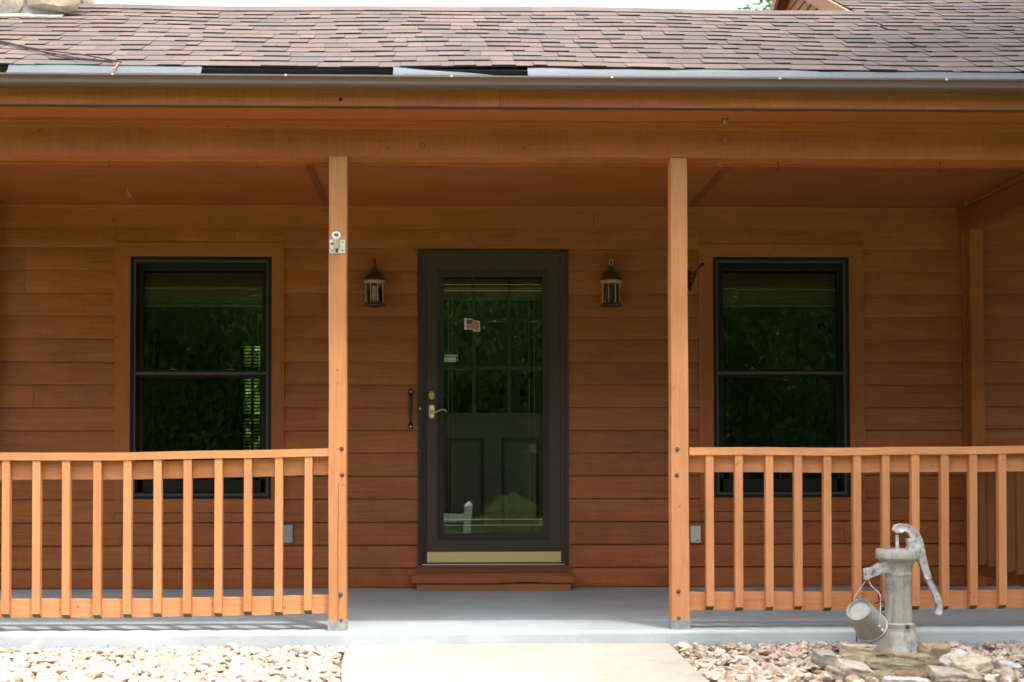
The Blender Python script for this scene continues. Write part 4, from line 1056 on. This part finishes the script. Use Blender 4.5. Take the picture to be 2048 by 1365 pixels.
# spout: open trough to the left and a little forward
b = MB()
ax = [lp(640,520), lp(530,510), lp(430,545), lp(368,560)]
def trough(x, y, zc, w_, h_): return [(x,y-w_,zc+h_),(x,y-w_*.8,zc-h_*.8),(x,y+w_*.8,zc-h_*.8),(x,y+w_,zc+h_),(x,y+w_*.75,zc+h_),(x,y+w_*.6,zc-h_*.5),(x,y-w_*.6,zc-h_*.5),(x,y-w_*.75,zc+h_)]
b.loft([trough(-.045,-.01,.418,.040,.032), trough(-.085,-.035,.414,.034,.028), trough(-.135,-.06,.398,.028,.024), trough(-.172,-.078,.388,.026,.026)])
b.loft([trough(-.168,-.075,.388,.031,.027), trough(-.182,-.083,.384,.031,.027)])
b.build('spout', M['handle'], PU, bevel=.003)
# handle casting
hp = [(690,195,62),(705,175,84),(740,163,84),(790,160,70),(835,180,76),(870,225,90),(890,275,108),(905,330,108),(925,400,92),(945,470,82),(965,540,74),(985,600,68),(1000,640,54),(1030,700,56),(1062,770,62),(1085,840,70),(1088,890,76),(1078,930,78),(1072,952,56)]
pts=[]; 
for i,(x,y,w_) in enumerate(hp): X_,Z_ = lp(x,y); pts.append((Vector((X_,0,Z_)), rr_(w_)))
b = MB(); rings=[]
for i,(p,rw) in enumerate(pts):
    t = (pts[min(i+1,len(pts)-1)][0]-pts[max(i-1,0)][0]).normalized(); nn = Vector((-t.z,0,t.x)); th = .013 if i < 12 else .015
    rings.append([p+nn*rw*a+Vector((0,th*c_,0)) for a,c_ in ((1,-.45),(.86,-1),(.62,-.62),(-.62,-.62),(-.86,-1),(-1,-.45),(-1,.45),(-.86,1),(.86,1),(1,.45))])
b.loft(rings); b.build('pump_handle', M['handle'], PU, smooth=True, angle=50)
X_,Z_ = lp(745,193); b = MB(); b.lathe([(.0085,0),(.008,.006),(.004,.009)],14,M=Mx,c=(X_,-.010,Z_)); b.build('pivot_pin', M['white'], PU, smooth=True)
X_,Z_ = lp(885,305); b = MB(); b.lathe([(.010,0),(.010,.008)],6,M=Mx,c=(X_,-.010,Z_)); b.build('pivot_bolt', M['bolt'], PU)
xa, za = lp(712,225); xb, zb = lp(713,385)
b = MB(); b.tube([(xa,0,za),(xb,0,zb-.01)],.0078,14); b.build('piston_rod', M['handle'], PU, smooth=True)
o_ = [lp(800,262),(lp(845,255)),lp(905,290),lp(925,340),lp(905,388),lp(835,392),lp(792,368),lp(812,330)]
b = MB(); b.prism(o_[::-1], -.020, .020); b.build('pivot_bracket', M['handle'], PU, bevel=.004)
# collar on handle
X_,Z_ = lp(993,625); 
b = MB(); t = Vector((.35,0,-1)).normalized(); b.lathe([(.0165,-.004),(.0185,0),(.0165,.004)],14,M=t.to_track_quat('Z','Y').to_matrix(),c=(X_,0,Z_)); b.build('handle_collar', M['handle'], PU, smooth=True)
# pail hanging from the spout
a_ = lp(340,868); w2 = lp(505,1050); org = Vector((pc.x,-2.85,ZB))
A = Vector((a_[0]+PDX,-.215,a_[1])); Bc = Vector((w2[0]+PDX,-.125,w2[1])); ax_ = (Bc-A); Lp = ax_.length; rm = ax_.normalized().to_track_quat('Z','Y').to_matrix()
PA = empty('pail', 'small grey metal pail hanging tilted from the pump spout', 'pail', org+A)
b = MB(); b.lathe([(.0,.012),(.050,.012),(.054,.004),(.0555,-.004),(.0575,-.005),(.0585,.0),(.0585,.006),(.0735,Lp-.012),(.0775,Lp-.010),(.0795,Lp-.004),(.0775,Lp+.002),(.0735,Lp),(.072,Lp-.01),(.056,.018),(.0,.018)],36,M=rm); b.build('pail_body', M['pail'], PA, smooth=True, angle=40)
side = rm @ Vector((0,0,1)); fr_ = Vector((.2,-1,.1)); fr_ = (fr_-side*fr_.dot(side)).normalized()
for tt in (.60,.82):
    q = side*(Lp*tt)+fr_*(.0585+.015*tt+.002); b = MB(); b.lathe([(.007,-.003),(.007,.003),(.004,.007)],10,M=fr_.to_track_quat('Z','Y').to_matrix(),c=q); b.build('ear', M['alumpaint'], PA, smooth=True)
q = side*(Lp*.6)+fr_*.072; top = Vector((-.165,-.080,.366))-A
b = MB(); mid = (q+top)/2+Vector((.012,-.02,.01)); pl = [top, top+Vector((.006,-.02,-.03)), mid+Vector((.008,-.004,.03)), mid+Vector((.012,0,-.02)), q+Vector((.0,-.012,.05)), q+Vector((-.004,-.006,.012)), q]
b.tube(smoothpts(pl), .0016, 6); b.build('bail_wire', M['alumpaint'], PA, smooth=True)
b = MB(); bk = side*(Lp*.6)-fr_*.070; b.tube([top+Vector((-.002,.02,-.002)), (bk+top)/2+Vector((-.03,.02,0)), bk], .0012, 6); b.build('bail_wire', M['alum'], PA, smooth=True)
# stake and dark cable beside the pump
p = atz(1713,1289,-.09); o = empty('garden_stake', 'thin black stake standing in the pebbles behind the pail', 'stake', (p.x, -2.66, -.095)); p = at(1713,1289,-2.66); o.location = (p.x,-2.66,-.095)
b = MB(); b.tube([(0,0,0),(.001,0,.06),(.003,0,.15)],.004,8); b.build('rod', M['black'], o); b = MB(); b.lathe([(.007,.15),(.008,.156),(.003,.160)],10); b.build('cap', M['black'], o)
p = at(1768,1205,-2.80); o = empty('pump_cable', 'loop of dark cable behind the pump body', 'cable', (p.x,-2.80,p.z)); 
def lc(cx_,cy_,yy): q_ = at(cx_/4.55+1640, cy_/4.55+1020, yy); return q_-Vector(o.location)
b = MB(); b.tube([lc(497,858,-2.83),lc(520,845,-2.81),lc(548,835,-2.79),lc(575,835,-2.76),lc(590,850,-2.74)],.0028,6); b.tube([lc(558,745,-2.78),lc(532,770,-2.79),lc(530,800,-2.79),lc(552,825,-2.79),lc(585,845,-2.75)],.0028,6); b.tube([lc(590,850,-2.74),lc(600,960,-2.73),lc(598,1100,-2.72),lc(596,1240,-2.72)],.0028,6); b.build('cable_wire', M['black'], o, smooth=True)

# ---------------------------------------------------------------- flat stones round the pump
RK = {'cream': mat_rock('rock_cream', (.62,.54,.43), (.48,.38,.27)), 'pink': mat_rock('rock_pink', (.54,.46,.40), (.40,.33,.26)), 'olive': mat_rock('rock_olive', (.34,.30,.18), (.22,.19,.11)),
      'gold': mat_rock('rock_gold', (.50,.40,.24), (.36,.27,.17)), 'white': mat_rock('rock_white', (.72,.70,.67), (.54,.50,.46)), 'brown': mat_rock('rock_brown', (.34,.23,.14), (.22,.15,.09)), 'grey': mat_rock('rock_grey', (.42,.40,.34), (.33,.30,.24))}
def flat_stone(cx0,cx1,cy0,cy1, Y, mat, label, tilt=0, dep=.10, seed=1, pitch=0, zb=-.078):
    pxs = 1640+cx0/5.02, 1640+cx1/5.02; pys = 1240+cy0/5.02, 1240+cy1/5.02
    Y = min(Y, atz(sum(pxs)/2, pys[1], zb).y)
    a = at(pxs[0],pys[1],Y); c_ = at(pxs[1],pys[0],Y); wx, hz = c_.x-a.x, c_.z-a.z
    # visible height is the front edge plus part of the top
    th = max(.026, hz*.85)
    o = empty('flat_stone', label, 'stone', ((a.x+c_.x)/2, Y+dep/2, a.z), 0, 'flat stones piled round the water pump')
    rg = np.random.default_rng(seed); n = 11; out=[]
    for i in range(n):
        an = 2*math.pi*i/n+rg.uniform(-.18,.18); k = rg.uniform(.80,1.12); sx = abs(math.cos(an))**.45*math.copysign(1,math.cos(an)); sy = abs(math.sin(an))**.45*math.copysign(1,math.sin(an))
        out.append((wx/2*k*sx, dep/2*k*sy))
    b = MB(); rings=[]
    for lv,kk in ((0,.90),(th*.18,.985),(th*.45,1.0+rg.uniform(-.03,.03)),(th*.7,.975),(th*.92,.96),(th,.90)):
        rings.append([Vector((x*kk+rg.normal(0,.0022), y*kk+rg.normal(0,.0022), lv+rg.normal(0,.0016)+ (.10*y*0 if lv==0 else 0))) for x,y in out])
    b.loft(rings)
    bmesh.ops.subdivide_edges(b.bm, edges=b.bm.edges[:], cuts=1, use_grid_fill=True)
    for v in b.bm.verts: v.co += Vector(rg.normal(0,.0016,3))
    ob = b.build('rock', RK[mat], o, smooth=True, angle=28)
    o.rotation_euler = (R(pitch*.6), R(tilt*.8), rg.uniform(-.3,.3)); return o
flat_stone(235,590,232,400,-2.98,'cream','thick cream block left of the pump base',4,.13,1,6)
flat_stone(255,610,352,452,-3.00,'gold','tan slab underneath the thick cream block',-3,.14,2)
flat_stone(175,540,430,605,-3.18,'pink','pinkish tilted slab below the cream block',14,.14,3,20)
flat_stone(510,1105,415,545,-3.05,'olive','long olive brown slab below the pump base',3,.16,4,4)
flat_stone(735,1170,355,440,-2.99,'gold','tan flat slab under the front of the pump base',2,.14,5)
flat_stone(1050,1340,235,405,-2.86,'gold','orange and pink block right of the pump base',6,.12,6,8)
flat_stone(1095,1345,425,525,-3.06,'brown','brown slab between the olive slab and the white tilted stone',-4,.12,7)
flat_stone(1290,1560,330,530,-3.03,'white','pale fluted stone leaning up to the right',-34,.10,8,25)
flat_stone(1390,1750,380,560,-3.08,'cream','grey cream slab leaning to the right of the white stone',-16,.15,9,16)
flat_stone(470,790,530,625,-3.26,'olive','mossy thin slab tilted up at the bottom of the pile',-14,.12,10)
flat_stone(735,1155,545,615,-3.24,'brown','rusty brown flat slab at the bottom of the pile',0,.14,11)
flat_stone(1140,1490,505,640,-3.26,'pink','pink rough stone at the front of the pile',5,.13,12,14)
flat_stone(-20,175,315,490,-3.0,'grey','rounded grey stone at the left end of the pile',5,.13,13,14)
flat_stone(1390,1650,560,635,-3.30,'cream','small cream slab at the lower right of the pile',3,.12,14)
flat_stone(80,225,480,610,-3.20,'pink','small pink chip leaning beside the pinkish slab',25,.09,15,10)
flat_stone(690,1160,600,680,-3.36,'white','pale slab at the very front of the pile',0,.12,16)
flat_stone(560,760,330,440,-2.97,'brown','dark brown stone wedged under the pump base',0,.12,17)
flat_stone(600,980,470,560, -3.1,'brown','flat brown slab tucked under the long olive slab',0,.18,21,0,-.10)
flat_stone(200,480,520,600, -3.1,'grey','thin grey slab under the pinkish tilted slab',-2,.16,22,0,-.10)
flat_stone(1150,1420,455,540, -3.1,'gold','thin tan slab under the brown slab right of the pump',3,.14,23,0,-.095)
flat_stone(1500,1800,500,590, -3.1,'olive','dull olive slab under the leaning grey cream slab',5,.15,24,0,-.10)
flat_stone(1840,2050,440,520,-3.06,'white','flat white stone at the right edge of the pebble bed',8,.12,18,10)

# ---------------------------------------------------------------- trees, lawn things (in front of the house: seen mirrored in the glass; one behind the ridge)
def crown_mesh(name, mat, nclump, nleaf, leaf, seed, shape=(1,1,1), low=0.0):
    rg = np.random.default_rng(seed); C = []
    while len(C) < nclump:
        p = rg.uniform(-1,1,3); r_ = np.linalg.norm(p)
        if .35 < r_ < 1: C.append(p)
    C = np.array(C); csz = rg.uniform(.14,.34,nclump); V = []
    for c_, s_ in zip(C, csz):
        q = rg.normal(0, 1, (nleaf,3)); q /= np.linalg.norm(q,axis=1)[:,None]; q *= (rg.uniform(.5,1,(nleaf,1)))*s_
        P = (c_+q*np.array([1,1,.7]))*np.array(shape)
        a = rg.normal(size=(nleaf,3)); a /= np.linalg.norm(a,axis=1)[:,None]; d = rg.normal(size=(nleaf,3)); d = np.cross(a,d); d /= np.linalg.norm(d,axis=1)[:,None]
        l = leaf*rg.uniform(.6,1.4,(nleaf,1)); V.append(np.stack([P+a*l, P+d*l*.5, P-a*l, P-d*l*.5],1))
    V = np.concatenate(V); N = len(V); me = bpy.data.meshes.new(name); me.vertices.add(N*4); me.vertices.foreach_set('co', V.ravel())
    me.loops.add(N*4); me.loops.foreach_set('vertex_index', np.arange(N*4,dtype=np.int32)); me.polygons.add(N)
    me.polygons.foreach_set('loop_start', (np.arange(N)*4).astype(np.int32)); me.polygons.foreach_set('loop_total', np.full(N,4,dtype=np.int32)); me.update(); me.materials.append(mat); return me
def trunk_mesh(name, h, r, seed, limbs=6, spread=1.5, start=.35):
    rd = random.Random(seed); b = MB(); pts = [Vector((rd.uniform(-.02,.02)*h*i/6, rd.uniform(-.02,.02)*h*i/6, h*i/6)) for i in range(7)]
    b.tube(pts, [r*1.35]+[r*(1-.75*i/6) for i in range(1,7)], 10)
    for i in range(limbs):
        u = start+(1-start)*i/limbs; p = pts[int(u*6)].lerp(pts[min(6,int(u*6)+1)], u*6-int(u*6)); a = rd.uniform(0,6.28); L_ = spread*(1.1-u*.6)
        d = Vector((math.cos(a),math.sin(a),.6)); b.tube([p, p+d*L_*.5, p+d*L_+Vector((0,0,L_*.25))], [r*.35,r*.22,r*.06], 6)
    bmesh.ops.recalc_face_normals(b.bm, faces=b.bm.faces); me = bpy.data.meshes.new(name); b.bm.to_mesh(me); b.bm.free(); me.materials.append(M['bark'])
    me.polygons.foreach_set('use_smooth', [True]*len(me.polygons)); return me
CM = [crown_mesh('crown', M['leafd'], 200, 260, .016, 1), crown_mesh('crown', M['leafy'], 180, 260, .016, 2), crown_mesh('crown', M['leafd'], 160, 260, .017, 3)]
TM = [trunk_mesh('trunk', 1, .028, 1, 7, .35), trunk_mesh('trunk', 1, .035, 2, 8, .4)]
def tree(x, y, h, rx, ry, zc, rzv, ci, ti, label, group=None, name='tree'):
    o = empty(name, label, 'tree', (x,y,gz(x,y)-.05), random.uniform(0,6.28), group)
    t = bpy.data.objects.new('trunk', TM[ti]); COL.objects.link(t); t.parent = o; t.scale = (h,h,h)
    c = bpy.data.objects.new('crown', CM[ci]); COL.objects.link(c); c.parent = o; c.location = (0,0,zc); c.scale = (rx,ry,rzv); return o
G1 = 'trees facing the porch across the lawn'
FT = [(-24,-36,15,5.5,8,5.5,0,0,'broad dark tree at the far end of the lawn, mirrored left of the left window'),
 (-15,-33,14,4.6,8,6.2,1,1,'yellow green tree mirrored in the left part of the left window'),
 (-8.5,-35,16,4.6,8.5,7.6,0,1,'dark tree with thick trunk mirrored in the right part of the left window'),
 (-3.0,-40,15,5.0,7.5,7.0,2,0,'dark tree across the lawn mirrored beside the fence post'),
 (2.2,-37,15,4.6,8,6.6,0,0,'deep green tree mirrored in the middle of the door glass'),
 (6.5,-33,13,4.0,7.5,6.3,1,1,'lighter green tree mirrored at the right side of the door glass'),
 (11.5,-31,15,5.0,8,7.0,0,1,'dark tree mirrored in the right window'),
 (17.5,-34,16,5.5,8.5,7.4,2,0,'dense dark tree mirrored beyond the right window'),
 (25,-37,16,6,8.5,7.6,0,0,'broad tree at the right end of the far tree line'),
 (-33,-38,15,6,8,7.0,2,1,'dark tree at the left end of the far tree line')]
for (x,y,h,r_,zc,rz_,ci,ti,lab) in FT: tree(x,y,h,r_,r_,zc,rz_,ci,ti,lab,G1)
tree(6.6,-5.8,10.5,4.6,4.4,9.2,2.8,0,1,'tall shade tree standing off to the right of the pump',None,'shade_tree')
tree(16,-14,14,6,6,8.5,6.0,2,0,'large dark tree on the lawn to the right of the porch',None,'shade_tree')
tb = at(1462,-40,24); CMb = crown_mesh('crown', M['leafd'], 130, 45, .035, 9)
o = tree(tb.x+2.6, 24, 12.3, 3.2,3.0,10.9,1.5,0,0,'tree with loose leafy branches behind the roof ridge beside the gable',None,'tree')
[c for c in COL.objects if c.parent == o and c.name.startswith('crown')][0].data = CMb
def leaf_wall(name, x0, x1, y0, y1, z0, z1, N, leaf, mat, seed):
    rg = np.random.default_rng(seed); P = np.stack([rg.uniform(x0,x1,N), rg.uniform(y0,y1,N), z0+(z1-z0)*rg.uniform(0,1,N)],1)
    P[:,2] *= .86+.14*np.sin(P[:,0]*.55+seed)*np.cos(P[:,0]*.21)
    a = rg.normal(size=(N,3)); a /= np.linalg.norm(a,axis=1)[:,None]; d = np.cross(a, rg.normal(size=(N,3))); d /= np.linalg.norm(d,axis=1)[:,None]
    l = leaf*rg.uniform(.6,1.4,(N,1)); V = np.stack([P+a*l, P+d*l*.6, P-a*l, P-d*l*.6],1); me = bpy.data.meshes.new(name); me.vertices.add(N*4); me.vertices.foreach_set('co', V.ravel())
    me.loops.add(N*4); me.loops.foreach_set('vertex_index', np.arange(N*4,dtype=np.int32)); me.polygons.add(N)
    me.polygons.foreach_set('loop_start', (np.arange(N)*4).astype(np.int32)); me.polygons.foreach_set('loop_total', np.full(N,4,dtype=np.int32)); me.update(); me.materials.append(mat)
    o = bpy.data.objects.new(name, me); COL.objects.link(o); return o
tag(leaf_wall('far_wood', -70, 70, -52, -46, -1.2, 15, 230000, .31, M['leafd'], 5), 'far off wood closing the view beyond the lawn', 'wood', None, 'stuff')
HG = leaf_wall('hedge', -4.5, 4.5, 8.5, 9.6, -.3, 3.4, 9000, .17, mat_leaf('hedge_leaves', (.16,.27,.05), (.24,.38,.08)), 6); tag(HG, 'bright hedge seen through the back windows of the house', 'hedge')
# lawn things mirrored in the door
zb = gz(0,-14.5)
FE = empty('white_fence', 'white board fence ending in a post on the front lawn', 'fence', (.42,-14.5,zb))
b = MB(); b.box(-.065,.065,-.065,.065,0,.98); b.lathe([(.10,.98),(.10,1.0),(.02,1.06)],4,rot=R(45)); b.build('post', M['white'], FE)
b = MB(); b.box(-2.4,-.066,-.02,.02,.72,.86); b.build('rail', M['white'], FE); b = MB(); b.box(-2.4,-.066,-.02,.02,.30,.44); b.build('rail', M['white'], FE)
b = MB(); b.box(-2.53,-2.401,-.065,.065,0,.98); b.build('post', M['white'], FE)
LPp = empty('lamp_post', 'black lamp post with a small lantern on the front lawn', 'lamp post', (1.72,-17.5,gz(0,-17.5)))
b = MB(); b.tube([(0,0,0),(0,0,.25),(0,0,.3),(0,0,1.7)],[.085,.07,.045,.04],12); b.build('post', M['black'], LPp)
b = MB(); b.lathe([(.05,1.7),(.09,1.73),(.11,1.98),(.16,2.0),(.08,2.12),(.015,2.2)],8); b.build('lantern_head', M['black'], LPp)
BU = empty('bush', 'bright green leafy bush beside the lamp post', 'bush', (1.25,-16.2,gz(0,-16.2)))
c = bpy.data.objects.new('foliage', CM[1]); COL.objects.link(c); c.parent = BU; c.location = (0,0,.55); c.scale = (.5,.5,.65)
SH = empty('bush', 'low dark shrub at the foot of the white fence post', 'bush', (.62,-14.3,gz(0,-14.3)))
c = bpy.data.objects.new('foliage', CM[0]); COL.objects.link(c); c.parent = SH; c.location = (0,0,.2); c.scale = (.32,.3,.3)
bpy.context.view_layer.update()
